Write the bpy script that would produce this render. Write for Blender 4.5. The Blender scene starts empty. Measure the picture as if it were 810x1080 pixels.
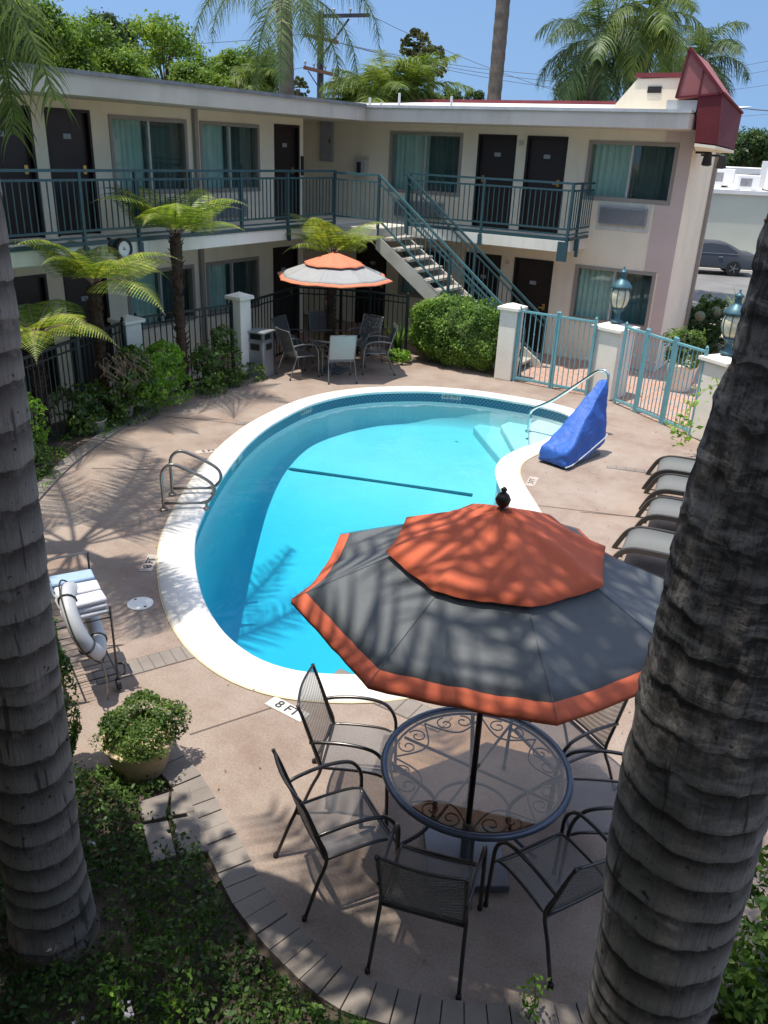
import bpy, bmesh, math, random
import numpy as np
from mathutils import Vector, Matrix, noise
random.seed(7)
rng = np.random.default_rng(11)
PI = math.pi
scene = bpy.context.scene
COL = scene.collection

# ------------------------------------------------------------------ camera
# world: X runs along the back wing, Y runs along the left wing, Z up, metres
PITCH, ROLL, YAW, F, H = 0.417791602, -0.044035, 0.543931154, 865.0, 4.2
def _axes():
    cp, sp, cr, sr = math.cos(PITCH), math.sin(PITCH), math.cos(ROLL), math.sin(ROLL)
    fwd, down, right = Vector((0, cp, -sp)), Vector((0, -sp, -cp)), Vector((1, 0, 0))
    r2, d2 = cr*right + sr*down, -sr*right + cr*down
    b = Vector((math.cos(YAW), -math.sin(YAW), 0)); a = Vector((math.sin(YAW), math.cos(YAW), 0))
    tr = lambda v: Vector((v.dot(b), v.dot(a), v.z))
    return tr(r2), tr(d2), tr(fwd)
RIGHT, DOWN, FWD = _axes()
EYE = Vector((0, 0, H))
def ray(px, py): return RIGHT*((px-405)/F) + DOWN*((py-540)/F) + FWD
def gp(px, py, z=0.0):
    d = ray(px, py); return EYE + d*((z-H)/d.z)
def gxy(pts, z=0.0): return [tuple(gp(x, y, z)[:2]) for x, y in pts]
def at_h(px, py, k):                 # point at horizontal distance k
    d = ray(px, py); return EYE + d*(k/math.hypot(d.x, d.y))

cam = bpy.data.cameras.new('camera'); camo = bpy.data.objects.new('camera', cam); COL.objects.link(camo)
cam.sensor_fit = 'VERTICAL'; cam.sensor_height = 24; cam.lens = F/1080*24
cam.clip_start = 0.05; cam.clip_end = 3000
m = Matrix.Identity(4)
for i, v in enumerate((RIGHT, -DOWN, -FWD)):
    for j in range(3): m[j][i] = v[j]
m.translation = EYE
camo.matrix_world = m
scene.camera = camo

# ------------------------------------------------------------------ materials
def newmat(name):
    mt = bpy.data.materials.new(name); mt.use_nodes = True
    nt = mt.node_tree; return mt, nt, nt.nodes, nt.links, nt.nodes['Principled BSDF']
def N(nt, t, **kw):
    n = nt.nodes.new(t)
    for k, v in kw.items():
        if k in n.inputs.keys(): n.inputs[k].default_value = v
        else: setattr(n, k, v)
    return n
def ramp(nt, stops):
    r = nt.nodes.new('ShaderNodeValToRGB'); e = r.color_ramp.elements
    while len(e) < len(stops): e.new(0.5)
    for el, (p, c) in zip(e, stops): el.position = p; el.color = (*c, 1) if len(c) == 3 else c
    return r
def c4(c): return (c[0], c[1], c[2], 1)
def mat(name, c, rough=.6, metal=0., var=.12, scale=6., bump=0., bscale=40., spec=.5, c2=None, coord='Object', stains=0., stain_c=(.1,.08,.06), drip=False):
    """plain surface with two scales of colour variation and optional bump"""
    mt, nt, ns, L, p = newmat(name)
    tc = N(nt, 'ShaderNodeTexCoord')
    n1 = N(nt, 'ShaderNodeTexNoise', Scale=scale, Detail=6., Roughness=.6); L.new(tc.outputs[coord], n1.inputs['Vector'])
    a = c4([x*(1-var) for x in c]); b = c4(c2 if c2 else [min(1, x*(1+var)) for x in c])
    r = ramp(nt, [(.3, a[:3]), (.7, b[:3])]); L.new(n1.outputs['Fac'], r.inputs['Fac'])
    out = r.outputs['Color']
    if stains:
        n2 = N(nt, 'ShaderNodeTexNoise', Scale=scale*(1.6 if drip else .31), Detail=9., Roughness=.7)
        mpd = N(nt, 'ShaderNodeMapping'); mpd.inputs['Scale'].default_value = (1,1,.12 if drip else 1); L.new(tc.outputs[coord], mpd.inputs[0]); L.new(mpd.outputs[0], n2.inputs['Vector'])
        r2 = ramp(nt, [(.5, (0, 0, 0)), (.75, (stains,)*3)]); L.new(n2.outputs['Fac'], r2.inputs['Fac'])
        mx = N(nt, 'ShaderNodeMix', data_type='RGBA'); L.new(r2.outputs['Color'], mx.inputs['Factor'])
        L.new(out, mx.inputs[6]); mx.inputs[7].default_value = c4(stain_c); out = mx.outputs[2]
    L.new(out, p.inputs['Base Color'])
    p.inputs['Roughness'].default_value = rough; p.inputs['Metallic'].default_value = metal
    p.inputs['Specular IOR Level'].default_value = spec
    if bump:
        n3 = N(nt, 'ShaderNodeTexNoise', Scale=bscale, Detail=5.); L.new(tc.outputs[coord], n3.inputs['Vector'])
        bp = N(nt, 'ShaderNodeBump', Strength=bump, Distance=.02); L.new(n3.outputs['Fac'], bp.inputs['Height']); L.new(bp.outputs['Normal'], p.inputs['Normal'])
    return mt
def leafmat(name, stops, scale=3., trans=.35, rough=.5):
    """leaf: colour varies clump to clump and leaf to leaf, some light passes through"""
    mt, nt, ns, L, p = newmat(name)
    tc = N(nt, 'ShaderNodeTexCoord'); geo = N(nt, 'ShaderNodeNewGeometry')
    n1 = N(nt, 'ShaderNodeTexNoise', Scale=scale, Detail=3.); L.new(tc.outputs['Object'], n1.inputs['Vector'])
    ad = N(nt, 'ShaderNodeMath', operation='MULTIPLY_ADD'); L.new(geo.outputs['Random Per Island'], ad.inputs[0]); ad.inputs[1].default_value = .5; 
    sb = N(nt, 'ShaderNodeMath', operation='MULTIPLY_ADD'); L.new(n1.outputs['Fac'], sb.inputs[0]); sb.inputs[1].default_value = 1.3; sb.inputs[2].default_value = -.42
    L.new(sb.outputs[0], ad.inputs[2])
    r = ramp(nt, stops); L.new(ad.outputs[0], r.inputs['Fac'])
    L.new(r.outputs['Color'], p.inputs['Base Color']); p.inputs['Roughness'].default_value = rough
    p.inputs['Specular IOR Level'].default_value = .35
    tl = N(nt, 'ShaderNodeBsdfTranslucent')
    g = N(nt, 'ShaderNodeMix', data_type='RGBA', blend_type='MULTIPLY'); g.inputs['Factor'].default_value = 1
    L.new(r.outputs['Color'], g.inputs[6]); g.inputs[7].default_value = (1.5, 1.5, .6, 1); L.new(g.outputs[2], tl.inputs['Color'])
    mx = N(nt, 'ShaderNodeMixShader'); mx.inputs[0].default_value = trans
    L.new(p.outputs[0], mx.inputs[1]); L.new(tl.outputs[0], mx.inputs[2]); L.new(mx.outputs[0], ns['Material Output'].inputs['Surface'])
    return mt
def meshmat(name, c, alpha, rough=.45):
    mt, nt, ns, L, p = newmat(name)
    p.inputs['Base Color'].default_value = c4(c); p.inputs['Roughness'].default_value = rough; p.inputs['Metallic'].default_value = .3
    t = N(nt, 'ShaderNodeBsdfTransparent'); mx = N(nt, 'ShaderNodeMixShader')
    tc = N(nt, 'ShaderNodeTexCoord')
    w1 = N(nt, 'ShaderNodeTexWave', Scale=28., bands_direction='X'); w2 = N(nt, 'ShaderNodeTexWave', Scale=28., bands_direction='Y')
    L.new(tc.outputs['Object'], w1.inputs['Vector']); L.new(tc.outputs['Object'], w2.inputs['Vector'])
    mu = N(nt, 'ShaderNodeMath', operation='MULTIPLY'); L.new(w1.outputs['Fac'], mu.inputs[0]); L.new(w2.outputs['Fac'], mu.inputs[1])
    mr = N(nt, 'ShaderNodeMapRange'); L.new(mu.outputs[0], mr.inputs['Value']); mr.inputs['To Min'].default_value = alpha+.17; mr.inputs['To Max'].default_value = alpha-.3
    L.new(mr.outputs[0], mx.inputs[0]); L.new(t.outputs[0], mx.inputs[1]); L.new(p.outputs[0], mx.inputs[2])
    L.new(mx.outputs[0], ns['Material Output'].inputs['Surface']); return mt
def two_sided_fresnel(nt, ior):
    """same mirror strength from both faces of a thin pane"""
    g = N(nt, 'ShaderNodeNewGeometry'); mr = N(nt, 'ShaderNodeMapRange'); nt.links.new(g.outputs['Backfacing'], mr.inputs['Value'])
    mr.inputs['To Min'].default_value = ior; mr.inputs['To Max'].default_value = 1/ior
    f = N(nt, 'ShaderNodeFresnel'); nt.links.new(mr.outputs[0], f.inputs['IOR']); return f
def glassmat(name, tint, refl=1.0, ior=1.45, rough=.02):
    mt, nt, ns, L, p = newmat(name); ns.remove(p)
    t = N(nt, 'ShaderNodeBsdfTransparent'); t.inputs['Color'].default_value = c4(tint)
    g = N(nt, 'ShaderNodeBsdfGlossy'); g.inputs['Roughness'].default_value = rough; g.inputs['Color'].default_value = (refl, refl, refl, 1)
    f = two_sided_fresnel(nt, ior); mx = N(nt, 'ShaderNodeMixShader')
    L.new(f.outputs[0], mx.inputs[0]); L.new(t.outputs[0], mx.inputs[1]); L.new(g.outputs[0], mx.inputs[2]); L.new(mx.outputs[0], ns['Material Output'].inputs['Surface'])
    return mt

M = {}
M['wall'] = mat('cream_stucco', (.84,.755,.58), .9, var=.06, scale=1.2, bump=.25, bscale=90, stains=.38, stain_c=(.56,.49,.38), drip=True)
M['wall_low'] = M['wall']
M['mauve'] = mat('mauve_stucco', (.60,.485,.43), .9, var=.06, scale=1.5, bump=.25, bscale=90)
M['fascia'] = mat('grey_fascia', (.60,.53,.445), .85, var=.10, scale=1.1, stains=.55, stain_c=(.38,.32,.255), drip=True)
M['slab'] = mat('painted_slab', (.80,.77,.67), .8, var=.06, scale=1.0, stains=.5, stain_c=(.48,.43,.35), drip=True)
M['roofedge'] = mat('roof_edge_metal', (.20,.20,.21), .6, var=.3, scale=3, stains=.5, stain_c=(.45,.43,.40))
M['roof'] = mat('rolled_roof', (.62,.61,.58), .8, var=.15, scale=2, stains=.5, stain_c=(.36,.33,.30))
M['redtrim'] = mat('red_flashing', (.20,.035,.04), .5, var=.15, scale=2)
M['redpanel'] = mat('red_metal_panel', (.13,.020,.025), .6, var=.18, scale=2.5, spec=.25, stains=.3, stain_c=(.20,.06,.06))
M['door'] = mat('brown_door', (.019,.010,.009), .45, var=.25, scale=3)
M['dframe'] = mat('brown_door_frame', (.012,.007,.006), .5)
M['brass'] = mat('brass', (.62,.42,.14), .3, .9)
M['plate'] = mat('grey_plate', (.30,.32,.33), .5)
M['winframe'] = mat('taupe_window_frame', (.30,.27,.23), .5, var=.05)
M['alu'] = mat('aluminium', (.55,.55,.53), .4, .3)
M['pane'] = glassmat('window_glass', (.90,.97,.95))
M['screen'] = mat('insect_screen', (.020,.026,.027), .8)
M['curtain'] = mat('teal_curtain', (.50,.62,.58), .9, var=.10, scale=4)
M['drape'] = mat('dark_drape', (.075,.105,.105), .9, var=.2, scale=4)
M['rail'] = mat('teal_grey_iron', (.040,.095,.110), .4, .2, var=.1)
M['gate'] = mat('turquoise_iron', (.15,.36,.40), .42, .1, var=.15, scale=4, stains=.4, stain_c=(.20,.22,.20))
M['iron'] = mat('dark_green_iron', (.012,.022,.024), .45, .2)
M['pillar'] = mat('white_pillar_stucco', (.74,.71,.62), .9, var=.08, scale=2.5, bump=.3, bscale=60, stains=.45, stain_c=(.40,.37,.30))
M['tread'] = mat('concrete_tread', (.40,.37,.32), .85, var=.12, scale=5, stains=.4)
M['stringer'] = mat('stringer_paint', (.50,.48,.42), .7, var=.1, scale=2, stains=.3)
M['deck'] = None
M['curb'] = mat('grey_paver', (.225,.195,.17), .85, var=.22, scale=2.2, bump=.3, bscale=50, stains=.4, stain_c=(.18,.16,.14))
M['coping'] = mat('white_coping', (.80,.78,.74), .7, var=.05, scale=3, bump=.1, bscale=80, stains=.25, stain_c=(.62,.57,.48))
M['joint'] = mat('joint_line', (.13,.10,.085), .9)
M['soil'] = mat('soil', (.06,.045,.033), .95, var=.5, scale=5, bump=.8, bscale=30, stains=.6, stain_c=(.16,.12,.08))
M['ground'] = mat('dry_ground', (.20,.17,.12), .95, var=.3, scale=.5)
M['road'] = mat('asphalt', (.16,.155,.15), .9, var=.2, scale=1)
M['walk'] = mat('concrete_walk', (.52,.48,.42), .9, var=.12, scale=1.5, stains=.3, stain_c=(.3,.27,.23))
M['plaster'] = mat('pool_plaster', (.66,.66,.645), .8, var=.05, scale=1)
M['navy'] = mat('navy_tile_line', (.05,.13,.16), .4)
M['chrome'] = mat('chrome', (.75,.75,.74), .16, 1., var=.02)
M['chrome_old'] = mat('weathered_steel_tube', (.32,.30,.27), .3, .9, var=.15)
M['blue'] = None
M['orange'] = mat('orange_canvas', (.50,.105,.045), .85, var=.07, scale=9, bump=.1, bscale=200)
M['grey_canvas'] = mat('grey_canvas', (.112,.122,.128), .85, var=.06, scale=9, bump=.1, bscale=200)
M['grey_canvas2'] = mat('pale_grey_canvas', (.30,.305,.30), .85, var=.06, scale=9)
M['orange2'] = mat('faded_orange_canvas', (.62,.19,.10), .85, var=.07, scale=9)
M['frame'] = mat('charcoal_metal', (.085,.080,.078), .28, .75, var=.1)
M['frame_grey'] = mat('grey_metal_tube', (.22,.22,.22), .35, .6)
M['bronze'] = mat('dark_bronze', (.03,.022,.02), .35, .5)
M['wiremesh'] = meshmat('wire_mesh', (.19,.182,.175), .60)
M['sling'] = meshmat('sunlit_sling', (.42,.45,.45), .82, .6)
M['sling_d'] = meshmat('dark_sling', (.12,.125,.13), .86, .6)
M['tglass'] = glassmat('table_glass', (.86,.78,.68), 1.0)
M['blue_rim'] = mat('blue_grey_rim', (.085,.10,.135), .3, .5)
M['base_plate'] = mat('stone_base', (.12,.135,.16), .3, .1)
M['lounge'] = mat('lounger_mesh', (.16,.165,.16), .8, var=.04, scale=30, spec=.15)
M['lounge_f'] = mat('lounger_frame', (.060,.055,.05), .4, .4)
M['terra'] = mat('cream_pot', (.46,.36,.22), .7, var=.15, scale=5, stains=.3)
M['greypot'] = mat('grey_pot', (.40,.38,.34), .8, var=.15, scale=5)
M['bin'] = mat('bin_metal', (.31,.33,.34), .4, .4, var=.1, scale=4)
M['bin_d'] = mat('bin_opening', (.012,.012,.012), .7)
M['white'] = mat('white_vinyl', (.46,.47,.48), .45, var=.04)
M['towel'] = mat('white_towel', (.60,.61,.64), .95, var=.05, scale=12, bump=.4, bscale=120)
M['towelblue'] = mat('blue_towel', (.32,.44,.60), .95, var=.08, scale=12, bump=.4, bscale=120)
M['black'] = mat('black_rubber', (.015,.015,.016), .6)
M['clockface'] = mat('white_dial', (.78,.78,.76), .4)
M['lampmetal'] = mat('verdigris_iron', (.05,.12,.15), .45, .3, var=.25, scale=9)
M['lampglass'] = mat('cream_lamp_glass', (.62,.58,.42), .25, var=.05)
M['bark'] = mat('brown_bark', (.10,.07,.05), .9, var=.35, scale=8, bump=.8, bscale=25)
M['palmbark_bg'] = mat('grey_palm_bark', (.115,.097,.08), .9, var=.3, scale=5, bump=.5, bscale=12)
M['fernbark'] = mat('fern_trunk_fibre', (.060,.035,.022), .95, var=.5, scale=18, bump=1., bscale=45)
M['polewood'] = mat('pole_timber', (.045,.04,.05), .8, var=.25, scale=3)
M['armwood'] = mat('crossarm_timber', (.17,.085,.05), .8, var=.25, scale=3)
M['carpaint'] = mat('grey_car_paint', (.06,.063,.066), .25, .35, var=.03)
M['carglass'] = mat('dark_car_glass', (.01,.012,.014), .06, spec=.8)
M['rim'] = mat('alloy_rim', (.45,.45,.45), .3, .8)
M['bldg_white'] = mat('white_render', (.50,.52,.44), .9, var=.07, scale=.5, stains=.4, stain_c=(.44,.44,.38))
M['bldg_white2'] = mat('white_membrane', (.74,.73,.70), .8, var=.08, scale=1)
M['unit'] = mat('rooftop_unit', (.50,.51,.50), .5, .2, var=.1)
M['paintmark'] = mat('faded_paint_mark', (.42,.36,.31), .85, var=.3, scale=14)
M['tilewhite'] = mat('marker_tile', (.52,.51,.48), .45)
M['ink'] = mat('black_ink', (.02,.02,.025), .6)
# foliage
M['hedge_l'] = leafmat('hedge_leaf', [(0, (.025,.060,.012)), (.5, (.12,.23,.038)), (1, (.34,.48,.11))], 2.2)
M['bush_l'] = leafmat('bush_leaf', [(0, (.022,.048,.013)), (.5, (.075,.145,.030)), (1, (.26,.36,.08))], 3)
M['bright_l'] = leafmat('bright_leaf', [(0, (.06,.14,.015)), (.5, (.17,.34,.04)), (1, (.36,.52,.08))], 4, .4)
M['tree_l'] = leafmat('light_tree_leaf', [(0, (.045,.095,.015)), (.5, (.13,.225,.03)), (1, (.32,.38,.06))], .6, .4)
M['tree_d'] = leafmat('dark_tree_leaf', [(0, (.016,.036,.012)), (.5, (.04,.08,.025)), (1, (.09,.14,.04))], .6)
M['frond'] = leafmat('palm_leaflet', [(0, (.020,.045,.014)), (.5, (.050,.10,.030)), (1, (.13,.19,.055))], 1.2, .3)
M['frond_bg'] = leafmat('far_palm_leaflet', [(0, (.030,.055,.025)), (.5, (.065,.115,.04)), (1, (.17,.22,.08))], .8, .3)
M['frond_yel'] = leafmat('yellow_green_palm_leaflet', [(0, (.05,.085,.015)), (.5, (.12,.18,.03)), (1, (.26,.30,.07))], .8, .35)
M['fan'] = leafmat('fan_palm_leaf', [(0, (.04,.055,.025)), (.5, (.11,.13,.055)), (1, (.26,.26,.12))], .8, .2)
M['fern_l'] = leafmat('fern_leaflet', [(0, (.05,.10,.018)), (.5, (.18,.26,.04)), (1, (.58,.56,.13))], 1.4, .35)
M['cover_l'] = leafmat('ground_cover_leaf', [(0, (.012,.032,.008)), (.5, (.042,.092,.018)), (1, (.15,.25,.045))], 1.6, .3)
M['flower'] = mat('pale_flower', (.34,.32,.37), .8)
M['hydr'] = mat('dried_hydrangea_head', (.17,.18,.11), .9, var=.3, scale=20, bump=1, bscale=60)
M['twig'] = mat('dry_twig', (.22,.16,.11), .9)

def mk_deck():
    mt, nt, ns, L, p = newmat('pink_concrete')
    tc = N(nt, 'ShaderNodeTexCoord')
    a = N(nt, 'ShaderNodeTexNoise', Scale=1.1, Detail=10., Roughness=.72); b = N(nt, 'ShaderNodeTexNoise', Scale=60., Detail=3.)
    c = N(nt, 'ShaderNodeTexNoise', Scale=.38, Detail=10., Roughness=.75, Distortion=.6)
    for n in (a, b, c): L.new(tc.outputs['Object'], n.inputs['Vector'])
    r = ramp(nt, [(.36, (.225,.162,.128)), (.5, (.285,.222,.180)), (.64, (.33,.268,.222))]); L.new(a.outputs['Fac'], r.inputs['Fac'])
    m1 = N(nt, 'ShaderNodeMix', data_type='RGBA', blend_type='MULTIPLY'); L.new(r.outputs[0], m1.inputs[6])
    r2 = ramp(nt, [(.35, (.86,.86,.86)), (.65, (1.08,1.08,1.08))]); L.new(b.outputs['Fac'], r2.inputs['Fac']); L.new(r2.outputs[0], m1.inputs[7]); m1.inputs['Factor'].default_value = 1
    m2 = N(nt, 'ShaderNodeMix', data_type='RGBA'); L.new(m1.outputs[2], m2.inputs[6]); m2.inputs[7].default_value = (.29,.175,.095,1)
    r3 = ramp(nt, [(.53, (0,0,0)), (.72, (.6,.6,.6))]); L.new(c.outputs['Fac'], r3.inputs['Fac']); L.new(r3.outputs[0], m2.inputs['Factor'])
    L.new(m2.outputs[2], p.inputs['Base Color']); p.inputs['Roughness'].default_value = .85
    bp = N(nt, 'ShaderNodeBump', Strength=.25, Distance=.01); L.new(b.outputs['Fac'], bp.inputs['Height']); L.new(bp.outputs[0], p.inputs['Normal'])
    return mt
M['deck'] = mk_deck()
def mk_brick(name, c1, c2, mortar, scale, bw=.5, bh=.25):
    mt, nt, ns, L, p = newmat(name)
    tc = N(nt, 'ShaderNodeTexCoord'); bt = N(nt, 'ShaderNodeTexBrick', Scale=scale)
    bt.inputs['Color1'].default_value = c4(c1); bt.inputs['Color2'].default_value = c4(c2); bt.inputs['Mortar'].default_value = c4(mortar)
    bt.inputs['Mortar Size'].default_value = .02; bt.inputs['Brick Width'].default_value = bw; bt.inputs['Row Height'].default_value = bh
    L.new(tc.outputs['Object'], bt.inputs['Vector']); L.new(bt.outputs['Color'], p.inputs['Base Color']); p.inputs['Roughness'].default_value = .85
    return mt
M['court'] = mk_brick('courtyard_brick', (.47,.30,.23), (.42,.27,.21), (.30,.20,.16), 1.6)
def mk_tile():
    mt, nt, ns, L, p = newmat('waterline_tile')
    tc = N(nt, 'ShaderNodeTexCoord'); ck = N(nt, 'ShaderNodeTexChecker', Scale=1.); ck.inputs['Color1'].default_value = (.025,.09,.16,1); ck.inputs['Color2'].default_value = (.10,.22,.30,1)
    L.new(tc.outputs['UV'], ck.inputs['Vector']); L.new(ck.outputs[0], p.inputs['Base Color']); p.inputs['Roughness'].default_value = .25
    return mt
M['tile'] = mk_tile()
def mk_water():
    mt, nt, ns, L, p = newmat('pool_water'); ns.remove(p)
    t = N(nt, 'ShaderNodeBsdfTransparent'); g = N(nt, 'ShaderNodeBsdfGlossy'); g.inputs['Roughness'].default_value = .03
    f = two_sided_fresnel(nt, 1.33); mx = N(nt, 'ShaderNodeMixShader')
    tc = N(nt, 'ShaderNodeTexCoord'); nz = N(nt, 'ShaderNodeTexNoise', Scale=2.2, Detail=3.); L.new(tc.outputs['Object'], nz.inputs['Vector'])
    bp = N(nt, 'ShaderNodeBump', Strength=.22, Distance=.05); L.new(nz.outputs['Fac'], bp.inputs['Height'])
    L.new(bp.outputs[0], g.inputs['Normal']); L.new(bp.outputs[0], f.inputs['Normal'])
    L.new(f.outputs[0], mx.inputs[0]); L.new(t.outputs[0], mx.inputs[1]); L.new(g.outputs[0], mx.inputs[2]); L.new(mx.outputs[0], ns['Material Output'].inputs['Surface'])
    v = N(nt, 'ShaderNodeVolumeAbsorption'); v.inputs['Color'].default_value = (.0,.82,.93,1); v.inputs['Density'].default_value = .84
    L.new(v.outputs[0], ns['Material Output'].inputs['Volume']); return mt
M['water'] = mk_water()
def mk_blue():
    mt, nt, ns, L, p = newmat('blue_canvas')
    p.inputs['Base Color'].default_value = (.020,.105,.42,1); p.inputs['Roughness'].default_value = .6
    tc = N(nt, 'ShaderNodeTexCoord'); nz = N(nt, 'ShaderNodeTexNoise', Scale=7., Detail=4., Distortion=.8); L.new(tc.outputs['Object'], nz.inputs['Vector'])
    bp = N(nt, 'ShaderNodeBump', Strength=.35, Distance=.06); L.new(nz.outputs['Fac'], bp.inputs['Height']); L.new(bp.outputs[0], p.inputs['Normal'])
    return mt
M['blue'] = mk_blue()
def mk_trunk(name, pale, dark, rough_amt):
    """palm bark: leaf-scar rings follow the 'ring' attribute of the mesh, fibres run upwards"""
    mt, nt, ns, L, p = newmat(name)
    at = N(nt, 'ShaderNodeAttribute', attribute_name='ring'); tc = N(nt, 'ShaderNodeTexCoord')
    an = N(nt, 'ShaderNodeAttribute', attribute_name='rough')
    fr = N(nt, 'ShaderNodeMath', operation='FRACT'); L.new(at.outputs['Fac'], fr.inputs[0])
    mp = N(nt, 'ShaderNodeMapping'); L.new(tc.outputs['Object'], mp.inputs[0]); mp.inputs['Scale'].default_value = (60, 60, 6)
    fib = N(nt, 'ShaderNodeTexNoise', Scale=1., Detail=5., Roughness=.7); L.new(mp.outputs[0], fib.inputs['Vector'])
    big = N(nt, 'ShaderNodeTexNoise', Scale=7., Detail=7., Roughness=.65); L.new(tc.outputs['Object'], big.inputs['Vector'])
    sp = N(nt, 'ShaderNodeTexNoise', Scale=26., Detail=4.); L.new(tc.outputs['Object'], sp.inputs['Vector'])
    # band edge is frayed by the fibres
    ad = N(nt, 'ShaderNodeMath', operation='MULTIPLY_ADD'); L.new(fib.outputs['Fac'], ad.inputs[0]); ad.inputs[1].default_value = .34; L.new(fr.outputs[0], ad.inputs[2])
    band = ramp(nt, [(.0, (.62,.62,.62)), (.12, (1,1,1)), (.50, (.85,.85,.85)), (.70, (.60,.60,.60)), (.86, (.30,.30,.30)), (.97, (.16,.16,.16)), (1., (.05,.05,.05))]); L.new(ad.outputs[0], band.inputs['Fac'])
    fc = ramp(nt, [(.3, [x*.6 for x in pale]), (.7, pale)]); L.new(fib.outputs['Fac'], fc.inputs['Fac'])
    fade = ramp(nt, [(.46, (0,0,0)), (.66, (.75,.75,.75))]); L.new(big.outputs['Fac'], fade.inputs['Fac'])
    mb_ = N(nt, 'ShaderNodeMath', operation='MAXIMUM'); L.new(band.outputs[0], mb_.inputs[0]); L.new(fade.outputs[0], mb_.inputs[1])
    mx = N(nt, 'ShaderNodeMix', data_type='RGBA'); L.new(mb_.outputs[0], mx.inputs['Factor']); mx.inputs[6].default_value = c4(dark); L.new(fc.outputs[0], mx.inputs[7])
    # blackened, rough patches
    ma = N(nt, 'ShaderNodeMath', operation='MULTIPLY'); L.new(an.outputs['Fac'], ma.inputs[0])
    mpr = N(nt, 'ShaderNodeMapping'); L.new(tc.outputs['Object'], mpr.inputs[0]); mpr.inputs['Scale'].default_value = (9, 9, 26)
    rgh = N(nt, 'ShaderNodeTexNoise', Scale=1., Detail=8., Roughness=.7, Distortion=.5); L.new(mpr.outputs[0], rgh.inputs['Vector'])
    av = N(nt, 'ShaderNodeMath', operation='MULTIPLY_ADD'); L.new(fib.outputs['Fac'], av.inputs[0]); av.inputs[1].default_value = .55; L.new(rgh.outputs['Fac'], av.inputs[2])
    rb = ramp(nt, [(.66, (0,0,0)), (.86, (.92,.92,.92))]); L.new(av.outputs[0], rb.inputs['Fac']); L.new(rb.outputs[0], ma.inputs[1])
    m2 = N(nt, 'ShaderNodeMix', data_type='RGBA'); L.new(ma.outputs[0], m2.inputs['Factor']); L.new(mx.outputs[2], m2.inputs[6]); m2.inputs[7].default_value = c4([x*.6 for x in dark])
    rs = ramp(nt, [(.66, (0,0,0)), (.71, (.8,.8,.8))]); L.new(sp.outputs['Fac'], rs.inputs['Fac'])
    m3 = N(nt, 'ShaderNodeMix', data_type='RGBA'); L.new(rs.outputs[0], m3.inputs['Factor']); L.new(m2.outputs[2], m3.inputs[6]); m3.inputs[7].default_value = c4([x*.5 for x in dark])
    L.new(m3.outputs[2], p.inputs['Base Color']); p.inputs['Roughness'].default_value = .9; p.inputs['Specular IOR Level'].default_value = .2
    mpc = N(nt, 'ShaderNodeMapping'); L.new(tc.outputs['Object'], mpc.inputs[0]); mpc.inputs['Scale'].default_value = (22, 22, 2.2)
    crk = N(nt, 'ShaderNodeTexNoise', Scale=1., Detail=3., Roughness=.5); L.new(mpc.outputs[0], crk.inputs['Vector'])
    rc = ramp(nt, [(.30, (.8,.8,.8)), (.36, (0,0,0))]); L.new(crk.outputs['Fac'], rc.inputs['Fac'])
    m4 = N(nt, 'ShaderNodeMix', data_type='RGBA'); L.new(rc.outputs[0], m4.inputs['Factor']); L.new(m3.outputs[2], m4.inputs[6]); m4.inputs[7].default_value = c4([x*.6 for x in dark]); L.new(m4.outputs[2], p.inputs['Base Color'])
    h = N(nt, 'ShaderNodeMath', operation='ADD'); L.new(fib.outputs['Fac'], h.inputs[0]); L.new(big.outputs['Fac'], h.inputs[1])
    bp = N(nt, 'ShaderNodeBump', Strength=rough_amt, Distance=.012); L.new(h.outputs[0], bp.inputs['Height']); L.new(bp.outputs[0], p.inputs['Normal'])
    return mt
M['trunk_r'] = mk_trunk('grey_ringed_palm_bark', (.37,.35,.33), (.060,.054,.050), 1.0)
M['trunk_l'] = mk_trunk('brown_ringed_palm_bark', (.34,.30,.262), (.075,.063,.054), .8)

# ------------------------------------------------------------------ object helpers
def tag(o, label=None, cat=None, group=None, kind=None):
    if label: o['label'] = label
    if cat: o['category'] = cat
    if group: o['group'] = group
    if kind: o['kind'] = kind
    return o
def thing(name, label, cat, loc=(0,0,0), group=None, rz=0):
    o = bpy.data.objects.new(name, None); COL.objects.link(o); o.location = loc; o.rotation_euler = (0,0,rz); o.empty_display_size = .2
    return tag(o, label, cat, group)
def root(o):
    while o.parent: o = o.parent
    return o
def copy_tree(o, parent=None):
    c = o.copy(); COL.objects.link(c); c.parent = parent
    for ch in o.children: copy_tree(ch, c)
    return c
def link(name, me, mt, parent=None, world=True, smooth=False):
    o = bpy.data.objects.new(name, me); COL.objects.link(o)
    if mt: me.materials.append(mt)
    if parent is not None:
        o.parent = parent
        if world:
            l = root(parent).location
            me.transform(Matrix.Translation(-Vector(l)))
    if smooth: me.polygons.foreach_set('use_smooth', [True]*len(me.polygons))
    return o
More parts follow.
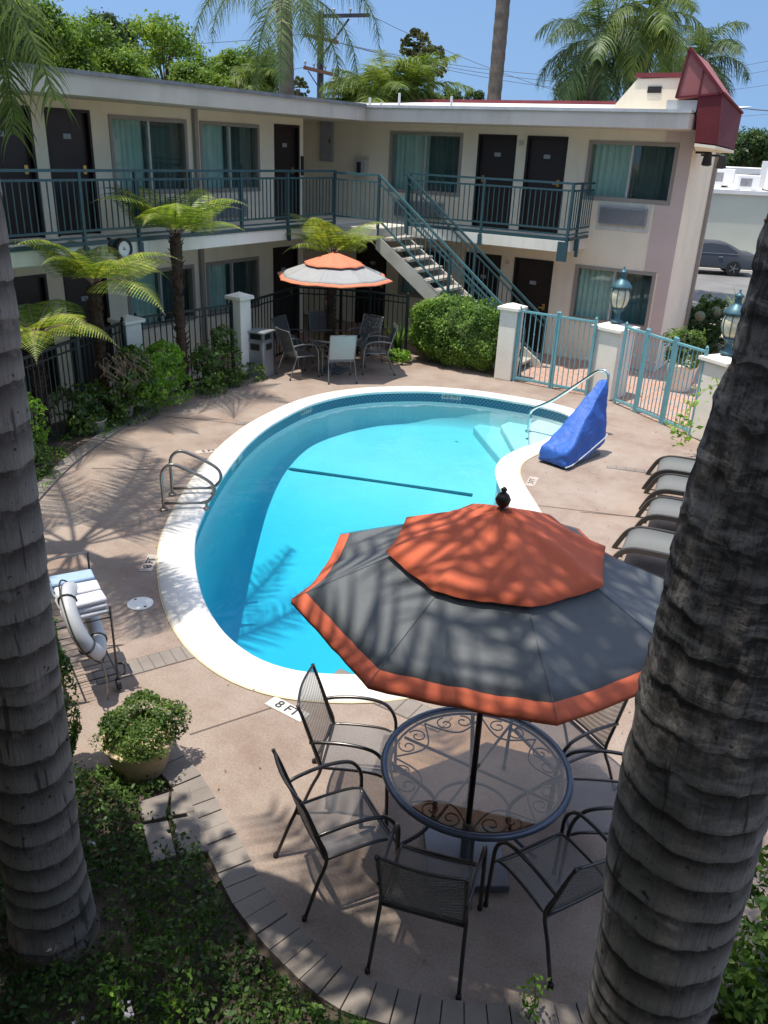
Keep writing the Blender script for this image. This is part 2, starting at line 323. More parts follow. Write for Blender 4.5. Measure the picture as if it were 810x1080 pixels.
class MB:
    def __init__(s): s.v = []; s.f = []
    def add(s, vs, fs):
        n = len(s.v); s.v += [tuple(v) for v in vs]; s.f += [tuple(i+n for i in f) for f in fs]; return s
    def box(s, lo, hi):
        x0,y0,z0 = lo; x1,y1,z1 = hi
        return s.add([(x0,y0,z0),(x1,y0,z0),(x1,y1,z0),(x0,y1,z0),(x0,y0,z1),(x1,y0,z1),(x1,y1,z1),(x0,y1,z1)],
                     [(0,3,2,1),(4,5,6,7),(0,1,5,4),(1,2,6,5),(2,3,7,6),(3,0,4,7)])
    def obox(s, c, size, rz=0):         # oriented box, c = centre
        cs, sn = math.cos(rz), math.sin(rz); hx,hy,hz = [k/2 for k in size]
        vs = []
        for z in (-hz,hz):
            for x,y in ((-hx,-hy),(hx,-hy),(hx,hy),(-hx,hy)): vs.append((c[0]+x*cs-y*sn, c[1]+x*sn+y*cs, c[2]+z))
        return s.add(vs, [(0,3,2,1),(4,5,6,7),(0,1,5,4),(1,2,6,5),(2,3,7,6),(3,0,4,7)])
    def bar(s, p, q, w, h=None):        # square bar between two points
        p, q = Vector(p), Vector(q); d = (q-p).normalized(); h = h or w
        u = d.cross(Vector((0,0,1))); u = Vector((1,0,0)) if u.length < 1e-4 else u.normalized(); v = d.cross(u)
        vs = [e + u*(a*w/2) + v*(b*h/2) for e in (p,q) for a,b in ((-1,-1),(1,-1),(1,1),(-1,1))]
        return s.add(vs, [(0,3,2,1),(4,5,6,7),(0,1,5,4),(1,2,6,5),(2,3,7,6),(3,0,4,7)])
    def tube(s, pts, r, n=8, closed=False, caps=True):
        pts = [Vector(p) for p in pts]; k = len(pts); base = len(s.v)
        rs = r if isinstance(r, (list, tuple)) else [r]*k
        up = Vector((0,0,1)); prev = None
        for i, p in enumerate(pts):
            a = pts[(i-1) % k] if closed or i else p; b = pts[(i+1) % k] if closed or i < k-1 else p
            d = (b-a).normalized()
            if prev is None:
                u = d.cross(up); u = d.cross(Vector((1,0,0))) if u.length < 1e-3 else u
            else: u = prev - d*prev.dot(d)
            u.normalize(); prev = u; w = d.cross(u)
            for j in range(n):
                t = 2*PI*j/n; s.v.append(tuple(p + (u*math.cos(t)+w*math.sin(t))*rs[i]))
        for i in range(k if closed else k-1):
            i2 = (i+1) % k
            for j in range(n):
                j2 = (j+1) % n; s.f.append((base+i*n+j, base+i*n+j2, base+i2*n+j2, base+i2*n+j))
        if caps and not closed:
            s.f.append(tuple(base+j for j in reversed(range(n)))); s.f.append(tuple(base+(k-1)*n+j for j in range(n)))
        return s
    def lathe(s, c, prof, n=20, caps=True):     # prof: (r, z)
        base = len(s.v); k = len(prof)
        for r, z in prof:
            for j in range(n): t = 2*PI*j/n; s.v.append((c[0]+r*math.cos(t), c[1]+r*math.sin(t), c[2]+z))
        for i in range(k-1):
            for j in range(n):
                j2 = (j+1) % n; s.f.append((base+i*n+j, base+i*n+j2, base+(i+1)*n+j2, base+(i+1)*n+j))
        if caps:
            s.f.append(tuple(base+j for j in reversed(range(n)))); s.f.append(tuple(base+(k-1)*n+j for j in range(n)))
        return s
    def prism(s, poly, z0, z1):                 # convex-ish polygon, counter-clockwise
        n = len(poly)
        return s.add([(x,y,z0) for x,y in poly]+[(x,y,z1) for x,y in poly],
                     [tuple(reversed(range(n))), tuple(range(n,2*n))]+[(i,(i+1)%n,n+(i+1)%n,n+i) for i in range(n)])
    def build(s, name, mt, parent=None, world=True, smooth=False, bevel=0):
        me = bpy.data.meshes.new(name); me.from_pydata(s.v, [], s.f); me.update()
        o = link(name, me, mt, parent, world, smooth)
        if bevel:
            b = o.modifiers.new('bevel', 'BEVEL'); b.width = bevel; b.segments = 2; b.limit_method = 'ANGLE'
        return o
def spline(pts, n=8, closed=False):             # Catmull-Rom
    P = [Vector(p) if len(p) == 3 else Vector((p[0],p[1],0)) for p in pts]; k = len(P); out = []
    for i in range(k if closed else k-1):
        p0 = P[(i-1)%k] if closed or i else P[0]*2-P[1]; p1 = P[i]; p2 = P[(i+1)%k]; p3 = P[(i+2)%k] if closed or i < k-2 else P[-1]*2-P[-2]
        for j in range(n):
            t = j/n; out.append(.5*((2*p1)+(p2-p0)*t+(2*p0-5*p1+4*p2-p3)*t*t+(3*p1-p0-3*p2+p3)*t**3))
    if not closed: out.append(P[-1])
    return out
def resample(pts, step, closed=True):
    P = [Vector(p) for p in pts]; 
    if closed: P = P+[P[0]]
    out = [P[0].copy()]; acc = 0; L = sum((P[i+1]-P[i]).length for i in range(len(P)-1)); n = max(8, round(L/step)); d = L/n; tgt = d
    for i in range(len(P)-1):
        a, b = P[i], P[i+1]; l = (b-a).length
        while acc+l >= tgt-1e-9 and len(out) < n: out.append(a.lerp(b, (tgt-acc)/l)); tgt += d
        acc += l
    if not closed: out.append(P[-1].copy())
    return out
def offset(poly, w):                            # outward for counter-clockwise; w number or function(point)
    n = len(poly); out = []
    for i, p in enumerate(poly):
        t = (poly[(i+1)%n]-poly[(i-1)%n]).normalized(); nn = Vector((t.y,-t.x,0)); out.append(p+nn*(w(p) if callable(w) else w))
    return out
def area(poly): return .5*sum(poly[i].x*poly[(i+1)%len(poly)].y-poly[(i+1)%len(poly)].x*poly[i].y for i in range(len(poly)))
def sheet(name, outer, holes, z, mt, parent=None, kind='structure'):
    bm = bmesh.new(); es = []
    for loop in [outer]+holes:
        vs = [bm.verts.new((p[0],p[1],z)) for p in loop]
        for i in range(len(vs)): es.append(bm.edges.new((vs[i], vs[(i+1)%len(vs)])))
    bmesh.ops.triangle_fill(bm, edges=es, use_beauty=True, use_dissolve=False)
    bmesh.ops.recalc_face_normals(bm, faces=bm.faces)
    for f in bm.faces:
        if f.normal.z < 0: f.normal_flip()
    me = bpy.data.meshes.new(name); bm.to_mesh(me); bm.free()
    o = link(name, me, mt, parent)
    if kind: o['kind'] = kind
    return o
def ribbon(pts, w):                             # flat strip quads along a polyline
    P = [Vector(p) for p in pts]; L, R = [], []
    for i, p in enumerate(P):
        t = (P[min(i+1,len(P)-1)]-P[max(i-1,0)]).normalized(); nn = Vector((-t.y,t.x,0)); L.append(p+nn*w/2); R.append(p-nn*w/2)
    return L, R
def npmesh(name, V, Fq, mt, parent=None, world=True, smooth=False):
    """V (n,3), Fq (m,4) quads"""
    me = bpy.data.meshes.new(name); V = np.asarray(V, np.float32); Fq = np.asarray(Fq, np.int32)
    me.vertices.add(len(V)); me.vertices.foreach_set('co', V.ravel())
    me.loops.add(Fq.size); me.loops.foreach_set('vertex_index', Fq.ravel())
    me.polygons.add(len(Fq)); me.polygons.foreach_set('loop_start', np.arange(0, Fq.size, Fq.shape[1], dtype=np.int32))
    me.update(calc_edges=True); me.validate()
    return link(name, me, mt, parent, world, smooth)
def leafcloud(C, size, up=.4, aspect=.5, outdir=None, r=rng):
    """one folded rhombus per centre; returns V, F"""
    C = np.asarray(C, float); n = len(C); S = np.broadcast_to(np.asarray(size, float), (n,))*r.uniform(.65, 1.3, n)
    nd = r.normal(size=(n,3)); nd /= np.linalg.norm(nd, axis=1)[:,None]
    nrm = nd + np.array([0,0,up*1.6])
    if outdir is not None: nrm = nrm + outdir*.9
    nrm /= np.linalg.norm(nrm, axis=1)[:,None]+1e-9
    t = np.cross(nrm, r.normal(size=(n,3))); t /= np.linalg.norm(t, axis=1)[:,None]+1e-9
    t[:,2] -= .25; t /= np.linalg.norm(t, axis=1)[:,None]
    b = np.cross(nrm, t); b /= np.linalg.norm(b, axis=1)[:,None]+1e-9
    V = np.empty((n,4,3)); s = S[:,None]
    V[:,0] = C - t*s*.5; V[:,1] = C + b*s*aspect*.5 + nrm*s*.08; V[:,2] = C + t*s*.5 - nrm*s*.08; V[:,3] = C - b*s*aspect*.5 + nrm*s*.08
    return V.reshape(-1,3), np.arange(4*n).reshape(n,4)
def joinVF(parts):
    Vs, Fs, o = [], [], 0
    for V, Fq in parts: Vs.append(V); Fs.append(Fq+o); o += len(V)
    return np.concatenate(Vs), np.concatenate(Fs)

def text_mesh(name, body, size, mt, loc, xdir, ydir, parent=None, extrude=.001, kind=None):
    cu = bpy.data.curves.new(name, 'FONT'); cu.body = body; cu.size = size; cu.align_x = 'CENTER'; cu.align_y = 'CENTER'; cu.extrude = extrude
    tmp = bpy.data.objects.new(name+'_tmp', cu); COL.objects.link(tmp)
    dg = bpy.context.evaluated_depsgraph_get(); me = bpy.data.meshes.new_from_object(tmp.evaluated_get(dg)); bpy.data.objects.remove(tmp)
    x = Vector(xdir).normalized(); z = x.cross(Vector(ydir)).normalized(); y = z.cross(x)
    mm = Matrix.Identity(4)
    for i, v in enumerate((x,y,z)):
        for j in range(3): mm[j][i] = v[j]
    mm.translation = Vector(loc); me.transform(mm)
    me.materials.clear()
    o = link(name, me, mt, parent)
    if kind: o['kind'] = kind
    return o
# ------------------------------------------------------------------ light
SUN = Vector((-.16, -.15, 1)).normalized()          # towards the sun
w = bpy.data.worlds.new('World'); scene.world = w; w.use_nodes = True
nt = w.node_tree; bg = nt.nodes['Background']; sky = nt.nodes.new('ShaderNodeTexSky'); sky.sky_type = 'NISHITA'
sky.sun_disc = False; sky.sun_elevation = math.asin(SUN.z); sky.sun_rotation = math.atan2(SUN.x, SUN.y)
sky.air_density = 1.7; sky.dust_density = 1.0; sky.ozone_density = 7.0
tcw = nt.nodes.new('ShaderNodeTexCoord'); mpw = nt.nodes.new('ShaderNodeMapping'); mpw.inputs['Location'].default_value = (0,0,.36)
nt.links.new(tcw.outputs['Generated'], mpw.inputs[0]); nt.links.new(mpw.outputs[0], sky.inputs[0])
nt.links.new(sky.outputs[0], bg.inputs[0]); bg.inputs[1].default_value = .122
sl = bpy.data.lights.new('sun', 'SUN'); sl.energy = 4.3; sl.angle = math.radians(.45); sl.color = (1, .935, .835)
so = bpy.data.objects.new('sun', sl); COL.objects.link(so); so.rotation_euler = SUN.to_track_quat('Z', 'Y').to_euler(); so.location = SUN*60
scene.view_settings.view_transform = 'Standard'; scene.view_settings.look = 'None'; scene.view_settings.gamma = 1; scene.view_settings.exposure = .44
scene.render.engine = 'CYCLES'; scene.cycles.max_bounces = 8; scene.cycles.transparent_max_bounces = 24; scene.cycles.use_denoising = True
scene.cycles.caustics_reflective = False; scene.cycles.caustics_refractive = False; scene.cycles.sample_clamp_indirect = 8

# ------------------------------------------------------------------ pool
pin = [(-4.62,13.78),(-5.11,13.90),(-5.56,13.89),(-6.47,13.76),(-7.29,13.39),(-7.94,12.77),(-8.24,12.26),(-8.40,11.72),(-8.43,11.03),(-8.25,9.95),
 (-7.97,9.09),(-7.65,8.39),(-7.31,7.74),(-6.97,7.16),(-6.65,6.66),(-6.32,6.19),(-5.95,5.78),(-5.5,5.37),(-5.09,5.06),(-4.6,4.79),(-4.13,4.66),
 (-3.75,4.68),(-3.4,4.83),(-3.05,5.1),(-2.72,5.55),(-2.5,6.2),(-2.5,7.0),(-2.75,7.8),(-3.2,8.6),(-3.72,9.35),(-4.1,9.88),(-4.37,10.35),(-4.50,10.86),(-4.46,11.4),(-4.34,11.9),(-4.28,12.6),(-4.38,13.45)]
INNER = resample(spline(pin, 6, True), .12)
def cw(p):                                             # the coping is broader on the west and south
    t = min(1, max(0, (p.y-8)/5.5)); return .35*(1-t)+.25*t
OUTER = offset(INNER, cw)
n = len(INNER)
mb = MB()
prof = [(0.0,-.05),(-.035,-.03),(-.04,.0),(-.02,.022),(.03,.03)]
rings = []
for off, z in prof:
    rings.append([(q.x,q.y,z) for q in offset(INNER, off if off else 0)])
rings.append([(q.x,q.y,.020) for q in OUTER]); rings.append([(q.x,q.y,-.06) for q in OUTER])
vs = [v for r_ in rings for v in r_]; fs = []
for i in range(len(rings)-1):
    for j in range(n): j2 = (j+1)%n; fs.append((i*n+j, i*n+j2, (i+1)*n+j2, (i+1)*n+j))
o = MB().add(vs, fs).build('pool_coping', M['coping'], smooth=True); o['kind'] = 'structure'
# yellowed caulk line round the coping
O2 = offset(OUTER, .018); vs = [(q.x,q.y,.008) for q in OUTER]+[(q.x,q.y,.008) for q in O2]
o = MB().add(vs, [(j,(j+1)%n,n+(j+1)%n,n+j) for j in range(n)]).build('coping_caulk', mat('old_caulk', (.50,.42,.27), .8)); o['kind'] = 'structure'
# waterline tile with its own running coordinates
me = bpy.data.meshes.new('pool_tile_band'); vs, fs, uv = [], [], []
per = [0.]
for j in range(n): per.append(per[-1]+(INNER[(j+1)%n]-INNER[j]).length)
for q in INNER: vs += [(q.x,q.y,-.048),(q.x,q.y,-.21)]
for j in range(n):
    j2 = (j+1)%n; fs.append((2*j,2*j+1,2*j2+1,2*j2)); uv.append([(per[j]/.038,0),(per[j]/.038,4.2),(per[j+1]/.038,4.2),(per[j+1]/.038,0)])
me.from_pydata(vs, [], fs); ul = me.uv_layers.new(name='UVMap')
for pz, us in zip(me.polygons, uv):
    for li, u_ in zip(pz.loop_indices, us): ul.data[li].uv = u_
o = link('pool_tile_band', me, M['tile']); o['kind'] = 'structure'
# basin: wall, cove, then a floor that falls away to the deep end on the south
def fz(y):                                             # floor depth by distance along the pool
    t = min(1, max(0, (11.2-y)/4.5)); return -.72 - 1.0*(t*t*(3-2*t))
rings = [[(q.x,q.y,-.21) for q in INNER]]
for k, (off, fr_) in enumerate([(0,.55),(-.04,.85),(-.12,.95),(-.30,1.0)]):
    O = offset(INNER, off); rings.append([(q.x,q.y,-.21+(fz(q.y)+.21)*fr_) for q in O])
vs = [v for r_ in rings for v in r_]; fs = []
for i in range(len(rings)-1):
    for j in range(n): j2 = (j+1)%n; fs.append((i*n+j, i*n+j2, (i+1)*n+j2, (i+1)*n+j))
basin = MB().add(vs, fs).build('pool_basin', M['plaster'], smooth=True); basin['kind'] = 'structure'
# floor as a grid clipped to the outline: fan of strips towards a centre line
fl = offset(INNER, -.30); cx = lambda y: -6.3+ (13.2-y)*.28
cl = [Vector((cx(q.y)+.0, min(13.0, max(5.4, q.y)), 0)) for q in fl]
K = 7; vs = []
for k in range(K+1):
    for q, c_ in zip(fl, cl):
        p_ = q.lerp(c_, k/K); vs.append((p_.x,p_.y,fz(p_.y)))
fs = [(k*n+j, k*n+(j+1)%n, (k+1)*n+(j+1)%n, (k+1)*n+j) for k in range(K) for j in range(n)]
o = MB().add(vs, fs).build('pool_floor', M['plaster'], smooth=True); o['kind'] = 'structure'
a_, b_ = gp(305,487,-.70), gp(498,522,-.72)
mb = MB(); mb.bar((a_.x,a_.y,fz(a_.y)+.012), (b_.x,b_.y,fz(b_.y)+.012), .08, .02); o = mb.build('pool_depth_line', M['navy']); o['kind'] = 'structure'
# entry steps in the north-east corner
mb = MB()
for k, zt in enumerate((-.28,-.42,-.56)):
    A0 = Vector((-4.05,12.2-.25*k,0)); A1 = Vector((-5.2-.55*k,13.95,0))
    mb.prism([(-4.1,14.0), (A1.x,A1.y), (A1.x-.03,A1.y-.35), (A0.x-.55,A0.y-.05), (A0.x,A0.y)], -1.2, zt)
o = mb.build('pool_steps', M['plaster'], bevel=.03); o['kind'] = 'structure'
# the water itself: a closed body that only absorbs and mirrors
WO = offset(INNER, .012); ctop = -.13
bm = bmesh.new(); vt = [bm.verts.new((q.x,q.y,ctop)) for q in WO]; vb = [bm.verts.new((q.x,q.y,-2.6)) for q in WO]
et = [bm.edges.new((vt[j],vt[(j+1)%n])) for j in range(n)]; eb = [bm.edges.new((vb[j],vb[(j+1)%n])) for j in range(n)]
bmesh.ops.triangle_fill(bm, edges=et, use_beauty=True); bmesh.ops.triangle_fill(bm, edges=eb, use_beauty=True)
for j in range(n): bm.faces.new((vt[j],vb[j],vb[(j+1)%n],vt[(j+1)%n]))
bmesh.ops.recalc_face_normals(bm, faces=bm.faces)
me = bpy.data.meshes.new('pool_water'); bm.to_mesh(me); bm.free(); o = link('pool_water', me, M['water']); o['kind'] = 'structure'

# ------------------------------------------------------------------ ground, deck, beds
hole = [(q.x,q.y) for q in offset(OUTER, -.05)]
big = [(-900,-900),(900,-900),(900,900),(-900,900)]
sheet('ground', big, [[(q.x,q.y) for q in offset(INNER, .06)]], -.03, M['ground'])
# deck outline: west curb, court fence line, east edge, garden arc in the south
arc_px = [(187,790),(213,820),(233,853),(253,887),(263,905),(280,937),(303,965),(327,990),(370,1027),(417,1043),(477,1057),(530,1060),(580,1061),(640,1056),(700,1042),(751,1025),(798,1002)]
ARC = spline(gxy(arc_px), 4)
west_px = [(40,530),(75,493),(115,462),(150,440),(180,425),(225,409),(262,400)]
WEST = spline(gxy(west_px)+[(-10.42,13.0)], 4)
deck_poly = [(q.x,q.y) for q in ARC]+[(.9,5.0),(1.6,6.5),(1.6,13.2),(-2.0,13.5),(-4.3,15.12),(-6.4,15.22),(-9.05,16.0),(-11.2,15.4),(-10.55,12.2)]+\
            [(q.x,q.y) for q in reversed(WEST)][1:]+[(-8.87,5.55),(-7.2,4.25),(-5.75,3.2),(-4.9,2.62),(-4.2,2.75)]
sheet('pool_deck', deck_poly, [hole], 0.0, M['deck'])
sheet('courtyard', [(-12.3,18.2),(-12.3,11.9),(-10.6,12.1),(-11.3,15.5),(-9.05,16.06),(-6.4,15.26),(-4.3,15.16),(-2.0,13.54),(1.6,13.3),(2.2,19.5),(-4.2,20.0),(-4.2,18.2)], [], -.006, M['court'])
sheet('west_walkway', [(-12.4,-5),(-10.9,-5),(-10.9,9),(-10.75,12.0),(-12.4,12.0)], [], -.010, M['walk'])
sheet('planter_soil', [(-8.9,5.5),(-9.4,5.2),(-10.9,6.2),(-10.9,9.0),(-10.72,12.3),(-10.5,12.3)]+[(q.x-.12,q.y) for q in reversed(WEST)][4:], [], .012, M['soil'])
sheet('garden_soil', [(-6.3,2.7),(-5.75,3.2),(-4.9,2.62),(-4.2,2.75)]+[(q.x,q.y) for q in ARC]+[(1.2,4.6),(4,4),(4,-3),(-7.5,-3),(-9,4.5),(-8.6,5.0)], [], -.012, M['soil'])
# paver edging: single blocks with open joints
def pavers(name, line, w_, gap=.012, step=.30, z=.03, jitter=.006):
    mb = MB(); P = resample(line, step, False)
    for i in range(len(P)-1):
        t0 = (P[min(i+1,len(P)-1)]-P[max(i-1,0)]).normalized(); t1 = (P[min(i+2,len(P)-1)]-P[i]).normalized()
        n0, n1 = Vector((-t0.y,t0.x,0)), Vector((-t1.y,t1.x,0)); d = (P[i+1]-P[i]).normalized()*gap/2
        a, b = P[i]+d, P[i+1]-d; zz = z+random.uniform(-jitter,jitter)
        poly = [a-n0*w_/2, b-n1*w_/2, b+n1*w_/2, a+n0*w_/2]
        mb.prism([(p.x,p.y) for p in poly], -.08, zz)
    o = mb.build(name, M['curb'], bevel=.003); o['kind'] = 'structure'; return o
def shift(line, dist):
    out = []
    for i, p in enumerate(line):
        t = (line[min(i+1,len(line)-1)]-line[max(i-1,0)]).normalized(); out.append(p+Vector((t.y,-t.x,0))*dist)
    return out
pavers('garden_edging', shift(ARC, .115), .22, step=.125, gap=.006)
pavers('planter_edging', shift(WEST, -.10), .20, step=.42)
sheet('edging_bed', [(q.x,q.y) for q in shift(ARC,.225)]+[(q.x,q.y) for q in reversed(ARC)], [], .004, M['joint'])
# stepping stones in the garden
stones = [[(150,873),(178,868),(187,907),(160,916)],[(181,867),(209,862),(222,902),(190,907)],[(150,871),(176,866),(180,838),(146,849)],[(179,865),(206,860),(200,833),(181,838)]]
mb = MB()
for s_ in stones:
    g = gxy(s_); c_ = sum((Vector((*p,0)) for p in g), Vector())/4
    g = [tuple((c_+(Vector((*p,0))-c_)*.95)[:2]) for p in g]
    if area([Vector((*p,0)) for p in g]) < 0: g.reverse()
    mb.prism(g, -.05, .035)
o = mb.build('stepping_stones', M['curb'], bevel=.006); o['kind'] = 'structure'
# deck joints and the bands of pavers that cross the deck
def joint(px, w_=.014):
    mb = MB(); g = gxy(px)
    L_, R_ = ribbon([Vector((*p,0)) for p in g], w_); k = len(g)
    vs = [(p.x,p.y,.004) for p in L_+R_]; return mb.add(vs, [(i+k,i+k+1,i+1,i) for i in range(k-1)])
mb = MB()
for px in [[(97,494),(196,496)],[(165,438),(270,449)],[(200,775),(300,742)],[(540,530),(676,546)],[(612,540),(676,546)],[(500,412),(470,436)],[(300,425),(335,430)],[(575,500),(640,510)]][:5]:
    j = joint(px); mb.add(j.v, j.f)
o = mb.build('deck_joints', M['joint']); o['kind'] = 'structure'
def band(px, w_, k):
    g = gxy(px); a, b = Vector((*g[0],0)), Vector((*g[1],0)); d = (b-a)/k; nn = Vector((-d.y,d.x,0)).normalized()*w_/2; mb = MB()
    for i in range(k):
        p, q = a+d*(i+.04), a+d*(i+.96); mb.add([(v.x,v.y,.006) for v in (p-nn,q-nn,q+nn,p+nn)], [(0,1,2,3)])
    base = MB().add([(v.x,v.y,.003) for v in (a-nn*1.08,b-nn*1.08,b+nn*1.08,a+nn*1.08)], [(0,1,2,3)])
    o = mb.build('deck_paver_band', M['curb']); o['kind'] = 'structure'; o = base.build('deck_paver_joint', M['joint']); o['kind'] = 'structure'
band([(205,686),(100,715)], .22, 9)
band([(350,712),(470,765)], .22, 8)
band([(197,497),(212,494)], .2, 2)
band([(250,446),(276,448)], .16, 3)
band([(640,492),(700,500)], .12, 6)
# depth markers
def marker(body, px, size, plate, flip=False):
    g = gp(*px); x = RIGHT.copy(); x.z = 0; x.normalize(); y = Vector((-x.y,x.x,0))
    if flip: x, y = Vector(flip).normalized(), Vector((-flip[1],flip[0],0)).normalized()
    if plate:
        k = [g-x*.19-y*.065, g+x*.19-y*.065, g+x*.19+y*.065, g-x*.19+y*.065]
        o = MB().add([(v.x,v.y,.005) for v in k], [(0,1,2,3)]).build('depth_tile', plate); o['kind'] = 'structure'
    text_mesh('depth_lettering', body, size, M['ink'], (g.x,g.y,.009), x, y, extrude=.0006, kind='structure')
marker('8 FT', (303,748), .125, M['tilewhite'], (.93,-.05,0))
marker('5 FT', (220,476), .11, M['paintmark'], (.55,.85,0))
marker('8 FT', (158,594), .13, M['paintmark'], (-.55,.85,0))
marker('3 FT', (561,508), .11, M['paintmark'], (-.2,1,0))
# tile lettering on the waterline
def tilemark(body, idx, size):
    q = INNER[idx]; t = (INNER[(idx+1)%n]-INNER[idx-1]).normalized(); nn = Vector((-t.y,t.x,0)); c_ = q+nn*.006
    mb = MB(); hw = .30; a, b = c_-t*hw, c_+t*hw
    o = mb.add([(a.x,a.y,-.055),(b.x,b.y,-.055),(b.x,b.y,-.135),(a.x,a.y,-.135)], [(0,1,2,3)]).build('depth_tile', M['tilewhite']); o['kind'] = 'structure'
    k = c_+nn*.004
    text_mesh('depth_lettering', body, size, M['ink'], (k.x,k.y,-.095), t, (0,0,1), extrude=.0006, kind='structure')
def nearest(p): return min(range(n), key=lambda i: (INNER[i]-Vector((p[0],p[1],0))).length)
tilemark('3 FT 0 IN', nearest(gp(475,415)[:2]), .085)
tilemark('3 FT 0 IN', nearest(gp(318,434,-.1)[:2]), .085)
tilemark('5 FT', nearest(gp(246,487,-.1)[:2]), .085)

# street side, beyond the end wall: road runs along SD
SD, SN, SO = Vector((.93,.36,0)).normalized(), Vector((-.36,.93,0)).normalized(), Vector((-6.2,37.6,0))
def street(u, v): p = SO+SD*u+SN*v; return (p.x, p.y)
sheet('road', [street(-80,-11), street(80,-11), street(80,1.6), street(-80,1.6)], [], -.022, M['road'])
sheet('street_walk', [street(-80,1.6), street(80,1.6), street(80,4.0), street(-80,4.0)], [], -.016, M['walk'])
sheet('near_walk', [street(-3,-16.5), street(60,-16.5), street(60,-11), street(-3,-11)], [], -.016, M['walk'])
# ------------------------------------------------------------------ motel wings
# a facade is described in (s, z): s along the wall, with a frame that maps (s, depth, z) to the world
class Facade:
    def __init__(f, kind, pos): f.k, f.p = kind, pos
    def w(f, s, d, z):                       # d>0 = out towards the court
        return (s, f.p-d, z) if f.k == 'B' else (f.p+d, s, z)
    def box(f, mb, s0, s1, d0, d1, z0, z1):
        a, b = f.w(s0,d0,z0), f.w(s1,d1,z1); return mb.box([min(x,y) for x,y in zip(a,b)], [max(x,y) for x,y in zip(a,b)])
def facade_wall(f, s0, s1, z0, z1, openings, t=.16):
    """wall of thickness t with holes, cut as a grid of blocks"""
    xs = sorted({s0,s1}|{v for o in openings for v in o[:2]}); mb = MB()
    for i in range(len(xs)-1):
        a, b = xs[i], xs[i+1]; cuts = sorted((o[2],o[3]) for o in openings if o[0] <= a+1e-6 and o[1] >= b-1e-6); z = z0
        for c0, c1 in cuts:
            if c0 > z+1e-6: f.box(mb, a, b, -t, 0, z, c0)
            z = max(z, c1)
        if z < z1-1e-6: f.box(mb, a, b, -t, 0, z, z1)
    return mb
def wavy(f, s0, s1, z0, z1, d, waves, amp=.03):
    mb = MB(); n_ = waves*8; vs = []
    for i in range(n_+1):
        s = s0+(s1-s0)*i/n_; dd = d+amp*math.sin(2*PI*waves*i/n_+.7*math.sin(i*.37))
        vs += [f.w(s,dd,z0), f.w(s,dd,z1)]
    mb.add(vs, [(2*i,2*i+2,2*i+3,2*i+1) for i in range(n_)]); return mb
def make_window(f, par, s0, s1, z0, z1, curtain_low=True):
    """sliding window: frame > curtain half, dark screened half"""
    fr = MB(); t = .040; mid = (s0+s1)/2
    f.box(fr, s0-.03, s1+.03, -.10, .02, z1-t, z1+.03); f.box(fr, s0-.03, s1+.03, -.10, .025, z0-.04, z0+t)
    f.box(fr, s0-.03, s0+t, -.10, .02, z0+t, z1-t); f.box(fr, s1-t, s1+.03, -.10, .02, z0+t, z1-t)
    W = fr.build('window', M['winframe'], par, bevel=.004)
    b = MB(); f.box(b, mid-.02, mid+.02, -.085, -.02, z0+t, z1-t); b.build('mullion', M['alu'], W)
    b = MB(); f.box(b, s0+t, s1-t, -.062, -.056, z0+t, z1-t); b.build('pane', M['pane'], W)
    wavy(f, s0-.1, mid, z0-.1, z1+.1, -.205, random.randint(6,8)).build('curtain', M['curtain'], W, smooth=True)
    wavy(f, mid+.01, s1+.12, z0-.1, z1+.1, -.215, random.randint(6,8)).build('drape', M['drape'], W, smooth=True)
    return W
def make_door(f, par, s0, s1, z0, z1, plate=True, hside=1):
    fr = MB(); t = .05
    f.box(fr, s0, s0+t, -.13, .012, z0, z1); f.box(fr, s1-t, s1, -.13, .012, z0, z1); f.box(fr, s0+t, s1-t, -.13, .012, z1-t, z1)
    b = MB(); f.box(b, s0+t, s1-t, -.12, -.07, z0+.01, z1-t); D = b.build('door', M['door'], par)
    fr.build('door_frame', M['dframe'], D)
    hs = s1-.15 if hside > 0 else s0+.15
    b = MB(); f.box(b, hs-.035, hs+.035, -.07, -.058, z0+.96, z0+1.10); f.box(b, hs-(.11 if hside > 0 else -.02), hs+(.02 if hside > 0 else .11), -.05, -.028, z0+1.0, z0+1.03); f.box(b, hs-.02, hs+.02, -.055, -.03, z0+1.0, z0+1.03)
    b.build('handle', M['brass'], D, bevel=.004)
    if plate:
        b = MB(); mid = (s0+s1)/2; f.box(b, mid-.075, mid+.075, -.07, -.062, z0+1.50, z0+1.58); b.build('number_plate', M['plate'], D)
    return D
def ac_unit(f, par, s0, s1, z0, z1):
    b = MB(); f.box(b, s0, s1, .0, .09, z0, z1); U = b.build('wall_air_conditioner', M['bin'], par, bevel=.01)
    b = MB()
    for k in range(9): z = z0+.03+k*(z1-z0-.06)/9; f.box(b, s0+.03, s1-.03, .09, .105, z, z+.018)
    b.build('grille', M['roofedge'], U); return U
